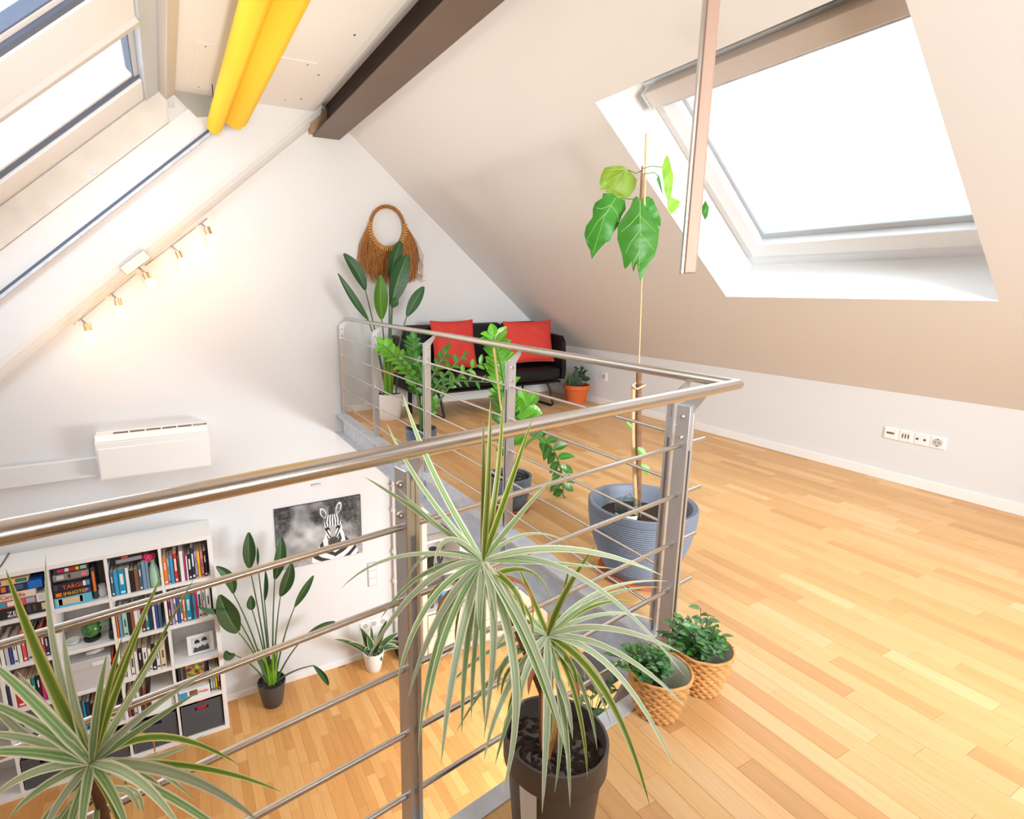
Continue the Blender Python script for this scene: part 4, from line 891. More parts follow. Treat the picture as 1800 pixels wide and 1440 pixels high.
bb_ = thing('blue_glass_box', (2.62, 5.24, -2.397), 'blue glass box on the lowest open shelf', 'box'); obj('glass_body', MB().box(2.58, 5.2, -2.397, 2.75, 5.3, -2.2, .004), mat('blue_glass', (70, 150, 205), .15), bb_); obj('lid', MB().box(2.577, 5.197, -2.2, 2.753, 5.303, -2.185, .002), WPAP, bb_)
gp = thing('small_shelf_plant', (2.45, 5.26, -2.397), 'small green plant on the lowest open cabinet shelf', 'plant'); obj('pot', MB().lathe((2.46, 5.26, -2.397), [(.035, 0), (.05, .08), (.045, .08), (.03, .07)], 18), CHAR, gp, True)
rnd = random.Random(8)
for i in range(16):
    th = rnd.random()*6.28; a = Vector((2.46, 5.26, -2.32)); b = a+Vector((math.cos(th)*.08, math.sin(th)*.05, .04+rnd.random()*.1)); obj('leaf', MB().blade([a, (a+b)/2+Vector((0, 0, .03)), b], .03, lambda t: math.sin(math.pi*t), None, .2, 5), ZZL, gp)
# ================================================================== STAIR TREADS
sr = thing('stair', (1.5, 1.45, -.6), 'speckled granite stair treads going down beside the gallery corner', 'stair')
for i in range(3):
    z = -.2-.19*i; c = Vector((1.44-.2*i, 1.465-.05*i, z-.02)); obj('tread', MB().obox(c, d, nn, (0, 0, 1), .22, .17, .04, .003), GRANITE, sr)
    obj('tread_support', MB().obox(c+Vector((0, 0, -.04)), d, nn, (0, 0, 1), .2, .03, .04), GALV, sr)
obj('stringer', MB().obox((1.25, 1.33, -.52), d-Vector((0, 0, -.9)), nn, Vector((0, 0, 1)), .8, .012, .14, .002), GALV, sr)
# ================================================================== PLANTS
strap = lambda t: (.45+.55*min(1, t*6))*(1-t**2.6)**.8+.02
oval = lambda t: max(.04, math.sin(math.pi*min(1, t*.93+.04)))**.75
lance = lambda t: max(.03, math.sin(math.pi*(t**.8)*.97+.05))**.85
def pot(par, name, c, rt, rb, h, m_, n=40, th=.008, soil=.035, rim=0, ridges=0, smooth=True):
    prof = []
    if ridges:
        N = ridges
        for i in range(2*N+1):
            k = i/(2*N); z = h*k; r = rb+(rt-rb)*(math.sin(k*math.pi/2)**.8)
            if .25 < k < .93: r += -.0022*(i % 2)
            prof.append((r, z))
    elif rim: prof = [(rb, 0), (rb+(rt-rim-rb)*.9, h*.74), (rt-rim, h*.76), (rt-rim*.1, h*.80), (rt, h*.985), (rt, h)]
    else: prof = [(rb*.95, 0), (rb, .006), (rb+(rt-rb)*.5, h*.45), (rt, h*.97), (rt, h)]
    prof = prof+[(rt-th, h), (rt-th, h-soil)]
    obj(name, MB().lathe(c, prof, n), m_, par, smooth)
    N = 44; mb = MB(); rnd = random.Random(int(rt*1000)); vs = [Vector(c)+Vector((0, 0, h-soil+.006))]; fs = []
    for j in range(1, 14):
        for k in range(N):
            a = 2*math.pi*k/N; r = (rt-th)*j/13*.998; vs.append(Vector(c)+Vector((r*math.cos(a), r*math.sin(a), h-soil+rnd.uniform(-.003, .006)*(j < 13))))
    for k in range(N): fs.append((0, 1+k, 1+(k+1) % N))
    for j in range(12):
        for k in range(N): a = 1+j*N; fs.append((a+k, a+(k+1) % N, a+N+(k+1) % N, a+N+k))
    mb.add(vs, fs); obj('soil', mb, SOIL, par)
# ---- dracaenas
def droop(h0, tip, lift, k=.45):
    mid = h0.lerp(tip, k)+Vector((0, 0, lift)); return [h0, mid, tip]
def dhead(par, H0, leaves, nfill, L, wd, seed, mats, down=0):
    r = random.Random(seed)
    for (tx, ty, mx_, my_, dd, w_, mi) in leaves:
        dep = (H0-EYE).dot(FW); T = PD(tx, ty, dep+dd); Mm = PD(mx_, my_, dep+dd*.5)
        ctl = Mm*2-(H0+T)*.5
        obj('leaf', MB().blade([H0, ctl, T], w_*.84, strap, None, .22, 12, r.uniform(-.5, .5)), mats[mi], par)
    for i in range(nfill):
        az = r.random()*2*math.pi; el = r.uniform(-.35, .75) if not down else r.uniform(-.7, .35); l = L*r.uniform(.65, 1.05)
        hd = Vector((math.cos(az), math.sin(az), 0)); s = hd*math.cos(el)+Vector((0, 0, math.sin(el)))
        b = H0-Vector((0, 0, r.random()*.07)); c1 = b+s*l*.45; e = b+hd*l*(.55 if el > .2 else .42)+Vector((0, 0, l*(el*.55-.42)))
        obj('leaf', MB().blade([b, c1, e], wd*r.uniform(.7, 1), strap, None, .2, 9, r.uniform(-.6, .6)), mats[r.choice((0, 0, 0, 1, 2)) if r.random() > .06 or seed == 13 else 3], par)
DM = [DRAC, DRACB, DRACG, DRYL]
PC = Vector((.704, .835, 0))
da = thing('dracaena', PC, 'white-striped dracaena with two heads in a taupe pot by the near railing post', 'plant')
pot(da, 'pot', PC, .119, .088, .31, BROWNP, rim=.009, th=.006, soil=.045)
lb_c = PC; hd = (Vector((0, 0, 0))-Vector((PC.x, PC.y, 0))).normalized(); a0 = math.atan2(hd.y, hd.x)-.50
mb = MB(); vs = []; fs = []
for j in range(5):
    for i in range(5):
        a = a0+(i-2)*.10; z = .06+.045*j*1.0; r_ = .0905+(.119-.009-.088)*.9*(z/.23)+.0012; vs.append(PC+Vector((r_*math.cos(a-(j*.0)), r_*math.sin(a), z)))
for j in range(4):
    for i in range(4): fs.append((j*5+i, j*5+i+1, j*5+i+6, j*5+i+5))
mb.add(vs, fs); obj('sticker', mb, WPAP, da)
H1 = PD(849, 986, 1.08); H2 = PD(962, 1118, 1.17)
obj('trunk', MB().tube([PC+Vector((0, 0, .255)), PC+Vector((-.01, .0, .33)), H2.lerp(PC, .35)+Vector((0, 0, .02)), H2-Vector((0, 0, .03))], [.013, .012, .011, .013], 10), BARK, da, True)
obj('trunk', MB().tube([PC+Vector((-.02, .01, .255)), PC+Vector((-.03, .01, .42)), H1.lerp(PC+Vector((0, 0, .4)), .4), H1-Vector((0, 0, .03))], [.013, .012, .011, .012], 10), BARK, da, True)
obj('leaf', MB().blade([PC+Vector((-.03, -.02, .27)), PC+Vector((-.06, -.03, .36)), PC+Vector((-.02, -.05, .42))], .03, oval), DRYL, da)
L1 = [(862, 702, 858, 850, -.03, .016, 2), (849, 738, 850, 860, 0, .014, 2), (884, 690, 874, 840, .0, .015, 2), (936, 735, 893, 862, -.02, .016, 2), (975, 836, 905, 915, .05, .015, 0),
      (707, 690, 765, 838, -.02, .017, 0), (680, 745, 750, 868, -.05, .013, 0), (640, 838, 742, 905, .06, .016, 0), (700, 860, 770, 925, .03, .013, 0),
      (598, 1036, 705, 978, -.02, .013, 1), (762, 1002, 790, 948, -.12, .014, 1), (643, 1165, 742, 1030, -.06, .018, 1), (697, 1205, 755, 1060, -.1, .017, 0), (716, 1232, 775, 1080, -.12, .02, 1),
      (748, 1270, 785, 1110, -.13, .018, 0), (775, 1345, 805, 1140, -.14, .022, 1), (812, 1292, 822, 1130, -.1, .018, 0), (852, 1275, 848, 1120, -.14, .019, 0), (882, 1400, 905, 1180, -.16, .022, 1),
      (850, 1300, 868, 1100, -.12, .02, 1), (985, 1292, 915, 1110, -.14, .02, 0), (1000, 1345, 935, 1130, -.16, .022, 1), (1165, 1012, 1000, 966, -.06, .019, 1), (1100, 985, 970, 968, -.02, .016, 0),
      (1205, 1190, 1020, 1015, -.04, .018, 1), (1083, 1000, 960, 990, .06, .014, 0), (1000, 955, 925, 940, .08, .012, 1), (668, 1090, 745, 1010, .06, .015, 0), (735, 1330, 770, 1130, -.04, .016, 0), (920, 1240, 890, 1090, -.05, .016, 0)]
dhead(da, H1, L1, 16, .30, .017, 11, DM, 1)
L2 = [(1047, 958, 995, 1040, .0, .019, 2), (1003, 985, 985, 1060, .02, .012, 2), (905, 985, 935, 1050, .05, .016, 2), (860, 1000, 915, 1065, .03, .014, 0), (1168, 1033, 1060, 1050, .05, .014, 0), (1175, 1022, 1055, 1040, .08, .012, 1), (1120, 1060, 1045, 1065, .1, .014, 2),
      (1198, 1148, 1070, 1105, -.03, .018, 1), (1208, 1245, 1080, 1145, -.07, .017, 1), (1143, 1420, 1062, 1215, -.14, .022, 2), (1190, 1360, 1080, 1180, -.1, .018, 1), (953, 1430, 962, 1240, -.18, .022, 1),
      (1002, 1420, 990, 1250, -.16, .018, 0), (975, 1395, 985, 1240, -.1, .016, 0), (1033, 1370, 1010, 1220, -.12, .015, 2), (1050, 1320, 1020, 1200, -.05, .014, 0), (900, 1300, 925, 1180, -.12, .02, 1), (850, 1340, 893, 1210, -.12, .018, 1), (846, 1240, 900, 1150, 0, .016, 1),
      (780, 1215, 870, 1140, .02, .015, 0), (800, 1290, 880, 1175, .05, .013, 0), (870, 1345, 910, 1220, -.06, .017, 0), (1100, 1300, 1045, 1180, 0, .015, 0), (860, 1160, 905, 1105, -.1, .015, 1), (1075, 1280, 1030, 1180, .04, .013, 0), (770, 1165, 860, 1110, .08, .013, 1), (1150, 1090, 1060, 1080, .12, .012, 1)]
dhead(da, H2, L2, 20, .26, .016, 12, DM, 1)
# second dracaena, close to the camera at the left
H3 = PD(160, 1342, .66); PC3 = Vector((H3.x+.012, H3.y-.01, 0))
db = thing('dracaena', PC3, 'pale striped dracaena crown at the bottom left, in front of the bookcase', 'plant')
pot(db, 'pot', PC3, .11, .085, .25, BROWNP, rim=.009, th=.006, soil=.04)
obj('trunk', MB().tube([PC3+Vector((0, 0, .2)), PC3+Vector((.012, 0, .45)), H3-Vector((0, 0, .025))], [.008, .0065, .006], 10), BARK, db, True)
L3 = [(10, 1000, 78, 1175, .02, .018, 2), (80, 975, 100, 1165, .04, .011, 1), (110, 1105, 128, 1225, .03, .013, 1), (285, 1010, 208, 1190, .05, .014, 2), (262, 1060, 205, 1215, .02, .013, 2), (300, 1105, 225, 1235, .06, .013, 1), (345, 1010, 240, 1200, .1, .009, 2),
      (385, 1170, 262, 1250, .03, .014, 1), (350, 1215, 250, 1280, .04, .012, 0), (-40, 1145, 55, 1230, -.02, .017, 0), (-60, 1225, 45, 1265, -.04, .016, 0), (-60, 1330, 40, 1322, -.05, .017, 0), (-60, 1290, 50, 1300, -.02, .014, 1), (-30, 1420, 55, 1360, -.06, .014, 1),
      (15, 1440, 75, 1385, -.07, .014, 0), (72, 1480, 105, 1410, -.08, .013, 1), (140, 1490, 148, 1410, -.09, .014, 0), (230, 1480, 200, 1400, -.06, .013, 0), (325, 1470, 245, 1375, -.05, .016, 1), (455, 1445, 320, 1365, 0, .017, 1), (495, 1393, 350, 1350, .06, .011, 2),
      (420, 1345, 285, 1296, .1, .013, 2), (360, 1290, 280, 1330, .14, .009, 1), (480, 1545, 330, 1420, -.05, .012, 0), (272, 1330, 250, 1290, .2, .008, 3), (345, 1410, 260, 1350, .1, .01, 0), (-50, 1180, 40, 1290, .05, .014, 1), (30, 1180, 90, 1260, .05, .016, 1), (215, 1120, 186, 1230, -.04, .012, 2), (188, 1150, 172, 1240, -.05, .012, 0)]
dhead(db, H3, L3, 14, .17, .012, 13, DM, 1)
# ---- strelitzias
def strel(par, base, leaves, y, bright=(), col=STALKD, shx=.05):
    for i, (bx, by, tx, ty, w_, bend, dy) in enumerate(leaves):
        a = PY(bx, by, y+dy); t = PY(tx, ty, y+dy*1.3); b0 = Vector(base)+Vector(((a.x-base[0])*.12, dy*.1, 0))
        mid = b0.lerp(a, .55)+Vector((-(a.x-base[0])*.12, 0, .06))
        pts = []
        for k in range(9):
            s = k/8; pts.append((b0.lerp(mid, s)).lerp(mid.lerp(a, s), s))
        o = obj('petiole', MB().tube(pts, [.011-.006*k/8 for k in range(9)], 6), col, par, True)
        L = (t-a).length; perp = Vector((-(t-a).z, 0, (t-a).x)).normalized(); c1 = a.lerp(t, .5)+perp*bend*L+Vector((0, -.03, 0))
        obj('leaf', MB().blade([a, c1, t], w_, oval, (0.25*math.sin(i*2.1), -1, .15), .3 if w_ > .06 else .9, 12, .3*math.sin(i)), STRB if i in bright else STRL, par)
sx = 5.72/954
pb_ = Vector((.62, 5.32, ZL)); sl = thing('strelitzia', pb_, 'tall strelitzia in a charcoal pot on the lower floor beside the bookcase', 'plant')
pot(sl, 'pot', pb_, .145, .1, .27, CHAR, th=.01, soil=.03)
bs = (pb_.x, pb_.y, ZL+.25)
strel(sl, bs, [(439, 999, 437, 936, .125, .02, 0), (453, 993, 452, 962, .03, .05, .06), (483, 1018, 494, 944, .12, -.08, .03), (493, 1048, 512, 990, .13, -.06, -.08), (518, 1067, 551, 1012, .085, .06, -.03), (540, 1116, 589, 1093, .08, .12, -.1), (551, 1170, 577, 1205, .06, .12, -.16),
    (465, 1056, 466, 1003, .05, .0, -.05), (443, 1072, 441, 1047, .085, .08, -.1), (410, 1043, 380, 996, .10, -.22, -.2), (418, 1111, 386, 1046, .19, .05, -.22), (408, 1073, 348, 1066, .06, .04, -.24), (413, 1152, 397, 1144, .09, .3, -.2)], 5.33)
obj('sheath', MB().tube([(bs[0], bs[1], bs[2]-.02), (bs[0]+.005, bs[1], bs[2]+.12), (bs[0]+.01, bs[1], bs[2]+.26)], [.035, .045, .02], 10), SHEATH, sl, True)
for k in range(7): obj('sheath', MB().tube([(bs[0]+.04*math.cos(k), bs[1]+.03*math.sin(k), bs[2]-.02), (bs[0]+.055*math.cos(k), bs[1]+.04*math.sin(k), bs[2]+.2), (bs[0]+.1*math.cos(k), bs[1]+.06*math.sin(k), bs[2]+.42)], [.016, .014, .007], 7), SHEATH, sl, True)
pw = Vector((1.93, 5.1, 0)); su = thing('strelitzia', pw, 'strelitzia with orange ties in a white pot beside the sofa', 'plant')
pot(su, 'pot', pw, .155, .115, .27, WPOT, th=.01, soil=.03)
bs = (pw.x, pw.y, .25)
strel(su, bs, [(642, 510, 604, 446, .12, -.1, .12), (647, 562, 594, 481, .085, .06, -.05), (671, 561, 669, 484, .14, .06, -.08), (686, 490, 705, 424, .13, .1, .14), (688, 536, 717, 448, .19, .08, .0), (715, 556, 745, 504, .115, .06, -.05), (690, 541, 698, 524, .08, .2, -.1)], 5.1, (2,))
for k, (ax_, bx_) in enumerate(((.0, .0), (-.03, -.025), (.028, .02), (.01, .05), (-.01, -.05))):
    obj('sheath', MB().tube([(bs[0]+ax_, bs[1]-.02*(k % 2), .24), (bs[0]+ax_*1.2, bs[1]-.02, .5), (bs[0]+bx_, bs[1], .82)], [.024, .022, .011], 8), SHEATH, su, True)
for k in (-1, 1): obj('orange_tie', MB().tube([(bs[0]+k*.06-.012, bs[1]-.04, .50), (bs[0]+k*.06+.012, bs[1]-.04, .48)], .014, 7), mat('orange_tie', (240, 110, 20), .6), su, True)
obj('stake', MB().tube([(bs[0]+.08, bs[1], .24), (bs[0]+.10, bs[1]-.02, .45)], .007, 6), STALKD, su, True)
# ---- striped plant downstairs
q = PZ(662, 1183, ZL); pc = Vector((q.x, q.y+.09, ZL)); sn = thing('striped_plant', pc, 'yellow-edged sansevieria in a white pot on the lower floor', 'plant')
pot(sn, 'pot', pc, .125, .085, .24, WPOT, th=.01, soil=.02)
for (tx, ty, w_, b, dy) in ((588, 1124, .07, .3, -.1), (612, 1130, .06, .25, -.14), (634, 1104, .10, 0, 0), (652, 1100, .05, 0, .05), (680, 1090, .08, -.05, 0), (645, 1115, .09, 0, -.08), (700, 1113, .08, -.2, .0), (703, 1140, .08, -.3, -.08), (668, 1125, .10, 0, -.1), (690, 1120, .07, -.1, .06), (640, 1145, .06, .3, -.14), (672, 1163, .06, -.3, -.16), (705, 1128, .06, -.2, .06)):
    t = PY(tx, ty, pc.y+dy*.8); a = pc+Vector(((t.x-pc.x)*.15, dy*.2, .22)); c1 = a.lerp(t, .5)+Vector((0, 0, abs(b)*.25))
    obj('leaf', MB().blade([a, c1, t], w_, lance, None, .35, 9), SNAK, sn)
# ---- zz plants
def zz(par, base, stems, mats_, y_off=0):
    r = random.Random(21)
    for (pts, nl, ll, lw, mi, y) in stems:
        P = [Vector(base)]+[PY(px, py, y+k*.02) for k, (px, py) in enumerate(pts)]
        fine = []
        for i in range(len(P)-1):
            for k in range(4): fine.append(P[i].lerp(P[i+1], k/4))
        fine.append(P[-1])
        for _ in range(3): fine = [fine[0]]+[(fine[i-1]+fine[i]*2+fine[i+1])/4 for i in range(1, len(fine)-1)]+[fine[-1]]
        n = len(fine); o = obj('stem', MB().tube(fine, [.011*(1-.6*i/n) for i in range(n)], 6), STALK, par, True)
        s0 = int(n*.38) if len(pts) > 1 else 1
        for i in range(nl):
            f = s0+(n-1-s0)*i/max(1, nl-1); j = min(int(f), n-2); p = fine[j].lerp(fine[j+1], f-j); tg = (fine[min(j+1, n-1)]-fine[max(j-1, 0)]).normalized()
            vw = (EYE-p).normalized(); sd = tg.cross(vw).normalized()*(1 if i % 2 else -1)
            if i == nl-1: sd = Vector((0, 0, 0))
            dr = (sd*.8+tg*.6+vw*r.uniform(-.25, .35)+Vector((0, 0, r.uniform(-.1, .25)))).normalized(); l = ll*r.uniform(.8, 1.1)*(1-.25*abs(i/nl-.5))
            obj('leaflet', MB().blade([p, p+dr*l*.5+Vector((0, 0, .012)), p+dr*l-Vector((0, 0, .006))], lw, lance, vw*.8+Vector((0, 0, .5)), .25, 6, r.uniform(-.4, .4)), mats_[mi], par)
b1 = PZ(740, 752, .2); b1.z = 0; z1_ = thing('zz_plant', b1, 'bushy zamioculcas in a blue glazed pot by the third railing post', 'plant')
pot(z1_, 'pot', b1, .128, .09, .20, BLUEP, th=.012, soil=.02, ridges=7)
yb1 = b1.y
zz(z1_, b1+Vector((0, 0, .18)), [([(737, 700), (722, 655), (695, 625), (673, 606)], 20, .10, .05, 1, yb1), ([(733, 690), (727, 645), (727, 598)], 24, .11, .055, 0, yb1+.05), ([(745, 690), (742, 650), (722, 625)], 14, .09, .05, 0, yb1-.05),
    ([(748, 690), (765, 650), (786, 616)], 14, .09, .045, 0, yb1), ([(752, 700), (775, 665), (815, 625)], 13, .08, .04, 0, yb1-.06), ([(750, 715), (772, 680), (800, 668), (858, 672)], 14, .075, .03, 0, yb1), ([(762, 720), (800, 665), (840, 640), (868, 638)], 13, .09, .04, 1, yb1+.05), ([(755, 735), (765, 715), (760, 700)], 8, .07, .04, 1, yb1-.1)], [ZZL, ZZB])
q = PZ(898, 905, 0); b2 = Vector((q.x+.05, q.y+.1, 0)); z2_ = thing('zz_plant', b2, 'large-leaved zamioculcas in a blue pot on a terracotta saucer', 'plant')
obj('saucer', MB().lathe(b2, [(.10, 0), (.135, .022), (.13, .024), (.1, .008)], 32), TERRA, z2_, True)
pot(z2_, 'pot', b2+Vector((0, 0, .009)), .135, .095, .20, BLUEP, th=.014, soil=.02, ridges=7)
yb2 = b2.y
zz(z2_, b2+Vector((0, 0, .18)), [([(893, 770), (889, 700), (882, 640), (868, 592)], 30, .12, .058, 1, yb2+.05), ([(898, 790), (905, 740), (930, 712)], 12, .14, .085, 1, yb2), ([(890, 780), (880, 740), (893, 700)], 10, .1, .05, 0, yb2-.04),
    ([(915, 790), (945, 762), (975, 790), (988, 830), (990, 872)], 17, .10, .055, 0, yb2-.1), ([(893, 800), (888, 760), (900, 735)], 8, .1, .06, 0, yb2)], [ZZL, ZZB])
obj('stake', MB().tube([b2+Vector((0, 0, .18)), PY(868, 612, yb2)], .006, 6), BAMB, z2_, True)
# ---- big grey pot with fig
pc = Vector((1.85, 1.67, 0)); fg = thing('fig_plant', pc, 'young fig with a bamboo stake in a big ribbed grey planter', 'plant')
obj('saucer', MB().lathe(pc, [(.12, 0), (.18, .018), (.175, .022), (.1, .006)], 40), TERRA, fg, True)
N = 34; prof = []
for i in range(2*N+1):
    k = i/(2*N); z = .345*k; r = .135+.103*math.sin(min(1, k*1.02)*math.pi/2)**.9
    if .16 < k < .90: r -= .0042*(i % 2)
    prof.append((r, z+.008))
prof += [(.232, .357), (.214, .352), (.205, .33), (.19, .27)]
obj('pot', MB().lathe(pc, prof, 72), GREYP, fg)
mb = MB(); mb.lathe(pc, [(.192, .278), (.12, .284), (.001, .288)], 32, lambda th, i: .004*math.sin(9*th)); obj('soil', mb, SOIL, fg)
D_ = 2.36
def pp_(x, y, dd=0): return PD(x, y, D_+dd)
sb_ = Vector((pc.x-.02, pc.y, .28))
st0 = pp_(1123, 655)
obj('trunk', MB().tube([sb_, sb_.lerp(st0, .5), st0], [.016, .014, .012], 10), BARK, fg, True)
obj('side_shoot', MB().tube([sb_+Vector((-.02, -.01, 0)), pp_(1112, 760, -.02), pp_(1113, 678, -.02)], [.009, .008, .008], 8), BAMB, fg, True)
obj('twine', MB().tube([pp_(1111, 678, -.035), pp_(1120, 684, -.04), pp_(1134, 677, -.03), pp_(1120, 672, .02), pp_(1111, 678, -.035)], .004, 6), mat('twine', (216, 186, 160), .8), fg, True)
obj('stake', MB().tube([st0+Vector((0, 0, -.02)), pp_(1128, 500), pp_(1133, 345), pp_(1136, 235)], [.0028, .0028, .0045, .005], 8), BAMB, fg, True)
obj('upper_stem', MB().tube([pp_(1131, 400, -.015), pp_(1127, 345, -.015), pp_(1129, 292, -.015)], [.004, .0065, .004], 8), BARK, fg, True)
def outline_leaf(pts, m_, dd, bend, cen, curl=.0, label=None):
    """leaf blade from its outline, arched and folded along the midrib"""
    P2 = [(1000+x/4, 220+y/4) for x, y in pts]; cx, cy = cen
    bm = bmesh.new(); vs = [bm.verts.new((x, y, 0)) for x, y in P2]; f = bm.faces.new(vs)
    bmesh.ops.triangulate(bm, faces=[f]); bmesh.ops.subdivide_edges(bm, edges=bm.edges[:], cuts=2, use_grid_fill=True); bmesh.ops.triangulate(bm, faces=bm.faces[:])
    bm.verts.ensure_lookup_table(); bm.verts.index_update(); out = []; uv = []
    ys = [p[1] for p in P2]; y0, y1 = min(ys), max(ys)
    for v in bm.verts:
        dx = (v.co.x-cx); k = (v.co.y-y0)/(y1-y0); dpt = dd+bend*(k-.3)**2+curl*abs(dx)*.0016+.004*math.sin(dx*.3+v.co.y*.2)
        out.append(pp_(v.co.x, v.co.y, dpt)); uv.append((.5+dx/80, k))
    mb = MB(); mb.add(out, [[v.index for v in f.verts] for f in bm.faces], uv); bm.free()
    return obj('leaf', mb, m_, fg, True)
def veins(par, lines, dd):
    mb = MB()
    for ln in lines: mb.tube([pp_(1000+x/4, 220+y/4, dd) for x, y in ln], [.0016, .0012, .0006][:len(ln)] if len(ln) == 3 else [.0016, .0006], 5)
    obj('vein', mb, mat('pale_vein', (130, 172, 84), .5), par)
f1 = outline_leaf([(250, 300), (310, 285), (370, 285), (430, 320), (480, 385), (470, 440), (430, 500), (400, 515), (330, 500), (255, 470), (275, 435), (290, 435), (250, 455), (218, 455), (215, 390), (230, 340)], FIGL, .02, .05, (1088, 318), .4)
veins(f1, [((412, 312), (370, 400), (330, 490)), ((412, 312), (330, 360), (240, 420)), ((412, 312), (400, 400), (410, 500)), ((412, 312), (340, 310), (260, 320))], .0)
f2 = outline_leaf([(240, 480), (300, 478), (345, 508), (395, 530), (400, 590), (370, 640), (345, 710), (310, 760), (290, 815), (260, 825), (240, 790), (235, 850), (200, 890), (160, 943), (150, 880), (150, 830), (125, 835), (108, 770), (120, 710), (165, 650), (168, 625), (200, 592), (168, 590), (185, 545), (235, 512)], FIGD, -.03, .12, (1068, 400), .6)
veins(f2, [((330, 510), (250, 640), (170, 900)), ((300, 560), (230, 590), (190, 580)), ((280, 600), (200, 680), (130, 800)), ((300, 570), (340, 620), (350, 680))], -.075)
f3 = outline_leaf([(450, 525), (470, 500), (500, 512), (520, 540), (560, 620), (620, 670), (635, 740), (625, 840), (600, 930), (560, 970), (545, 1010), (500, 1105), (484, 1020), (480, 975), (470, 985), (455, 1035), (445, 1000), (440, 960), (410, 1000), (390, 1012), (370, 900), (340, 800), (345, 700), (400, 620), (430, 580)], FIGD, -.07, .12, (1125, 420), .6)
veins(f3, [((500, 530), (500, 760), (495, 1010)), ((500, 620), (430, 700), (370, 750)), ((500, 740), (430, 830), (400, 900)), ((500, 640), (560, 700), (610, 750)), ((500, 760), (560, 830), (600, 880)), ((500, 880), (460, 950), (448, 1000))], -.125)
outline_leaf([(512, 515), (560, 500), (590, 520), (620, 590), (645, 660), (645, 715), (600, 690), (540, 640), (512, 580)], FIGD, .03, .1, (1143, 370), .4)
outline_leaf([(690, 210), (708, 240), (720, 300), (735, 350), (730, 430), (700, 445), (715, 500), (740, 515), (785, 535), (770, 580), (720, 628), (692, 590), (690, 520), (672, 460), (662, 380), (652, 300), (672, 240)], FIGL, .1, .1, (1174, 320), .5)
outline_leaf([(960, 530), (985, 580), (975, 640), (957, 668), (935, 620), (937, 570)], FIGD, .16, .05, (1240, 370), .5)
outline_leaf([(630, 345), (642, 380), (665, 508), (640, 440), (615, 385)], FIGD, .05, .05, (1159, 320), .5)
for a, b, c_ in (((1129, 300), (1118, 305), (1103, 298)), ((1131, 296), (1145, 292), (1163, 294)), ((1131, 306), (1150, 303), (1158, 310)), ((1128, 350), (1108, 350), (1086, 348)), ((1128, 345), (1127, 350), (1125, 353))):
    obj('leaf_stalk', MB().tube([pp_(*a, -.01), pp_(*b, .0), pp_(*c_, .02)], .0022, 5), STALK, fg, True)
for (x, y, w_) in ((1127, 793, 16), (1133, 823, 18), (1107, 748, 9)):
    a = pp_(x-6, y-6, -.03); b = pp_(x+w_*.5, y+w_*.6, -.03); obj('leaf', MB().blade([a, (a+b)/2, b], w_*.0022, oval), ZZB, fg)
gj = thing('glass_bottle', pc+Vector((-.13, -.03, .28)), 'clear wired glass bottle with a white label stuck in the big grey planter', 'bottle')
jc = pc+Vector((-.125, -.035, .27)); obj('bottle_body', MB().lathe(jc, [(.05, 0), (.053, .02), (.053, .12), (.052, .125), (.05, .125), (.05, .02)], 28), GLASSG, gj, True)
mb = MB(); a0 = math.atan2(-jc.y, -jc.x); N = 12; vs = []; fs = []
for j in (0, 1):
    for i in range(N+1): a = a0-1.15+2.0*i/N; vs.append(jc+Vector((.0545*math.cos(a), .0545*math.sin(a), .005+.07*j)))
for i in range(N): fs.append((i, i+1, N+2+i, N+1+i))
mb.add(vs, fs); obj('label_sheet', mb, WPAP, gj)
for k in range(5): obj('wire', MB().tube([jc+Vector((.054*math.cos(t), .054*math.sin(t), .085+.008*k)) for t in [i*math.pi/8 for i in range(17)]], .0012, 4), mat('thin_wire', (120, 124, 126), .4, .8), gj)
obj('wire_handle', MB().tube([jc+Vector((-.03, 0, .125)), jc+Vector((-.02, 0, .15)), jc+Vector((.01, 0, .155)), jc+Vector((.03, 0, .125))], .0016, 5), mat('rusty_wire', (100, 70, 52), .6), gj)
# ---- terracotta pot with succulents
tc = Vector((4.122, 4.80, 0)); tp = thing('succulent_pot', tc, 'dark cactus and jade plant in a terracotta pot right of the sofa', 'plant')
pot(tp, 'pot', tc, .15, .105, .22, TERRA, rim=.014, th=.012, soil=.02)
rnd = random.Random(31)
for k, (dx, dy, h_) in enumerate(((-.02, 0, .2), (-.06, .02, .12), (.0, -.04, .12))):
    mb = MB(); cb_ = tc+Vector((dx, dy, .2)); mb.lathe(cb_, [(.02, 0), (.034, h_*.3), (.034, h_*.7), (.02, h_*.93), (.001, h_)], 20, lambda th, i: .005*math.cos(8*th)); obj('cactus', mb, mat('dark_cactus', (58, 76, 60), .6), tp)
for k in range(46):
    th = rnd.random()*6.28; rr_ = rnd.random()*.09; a = tc+Vector((.06+math.cos(th)*rr_*.7, math.sin(th)*rr_*.7, .22+rnd.random()*.16+.02*(k % 3))); b = a+Vector((math.cos(th)*.05, math.sin(th)*.05, rnd.uniform(-.02, .05)))
    obj('leaf', MB().blade([a, (a+b)/2, b], .036, oval, None, .2, 4), STRL, tp)
for k in range(6):
    th = k; obj('stem', MB().tube([tc+Vector((.05, 0, .2)), tc+Vector((.06+.04*math.cos(th), .04*math.sin(th), .36))], .005, 5), STALKD, tp)
for k in range(26):
    a = tc+Vector((-.1, 0, .2)); b = a+Vector((rnd.uniform(-.07, .02), rnd.uniform(-.05, .05), rnd.uniform(.05, .16))); obj('leaf', MB().blade([a.lerp(b, .3), a.lerp(b, .7), b], .014, lance, None, .2, 4), STALKD if k % 3 else STRL, tp)
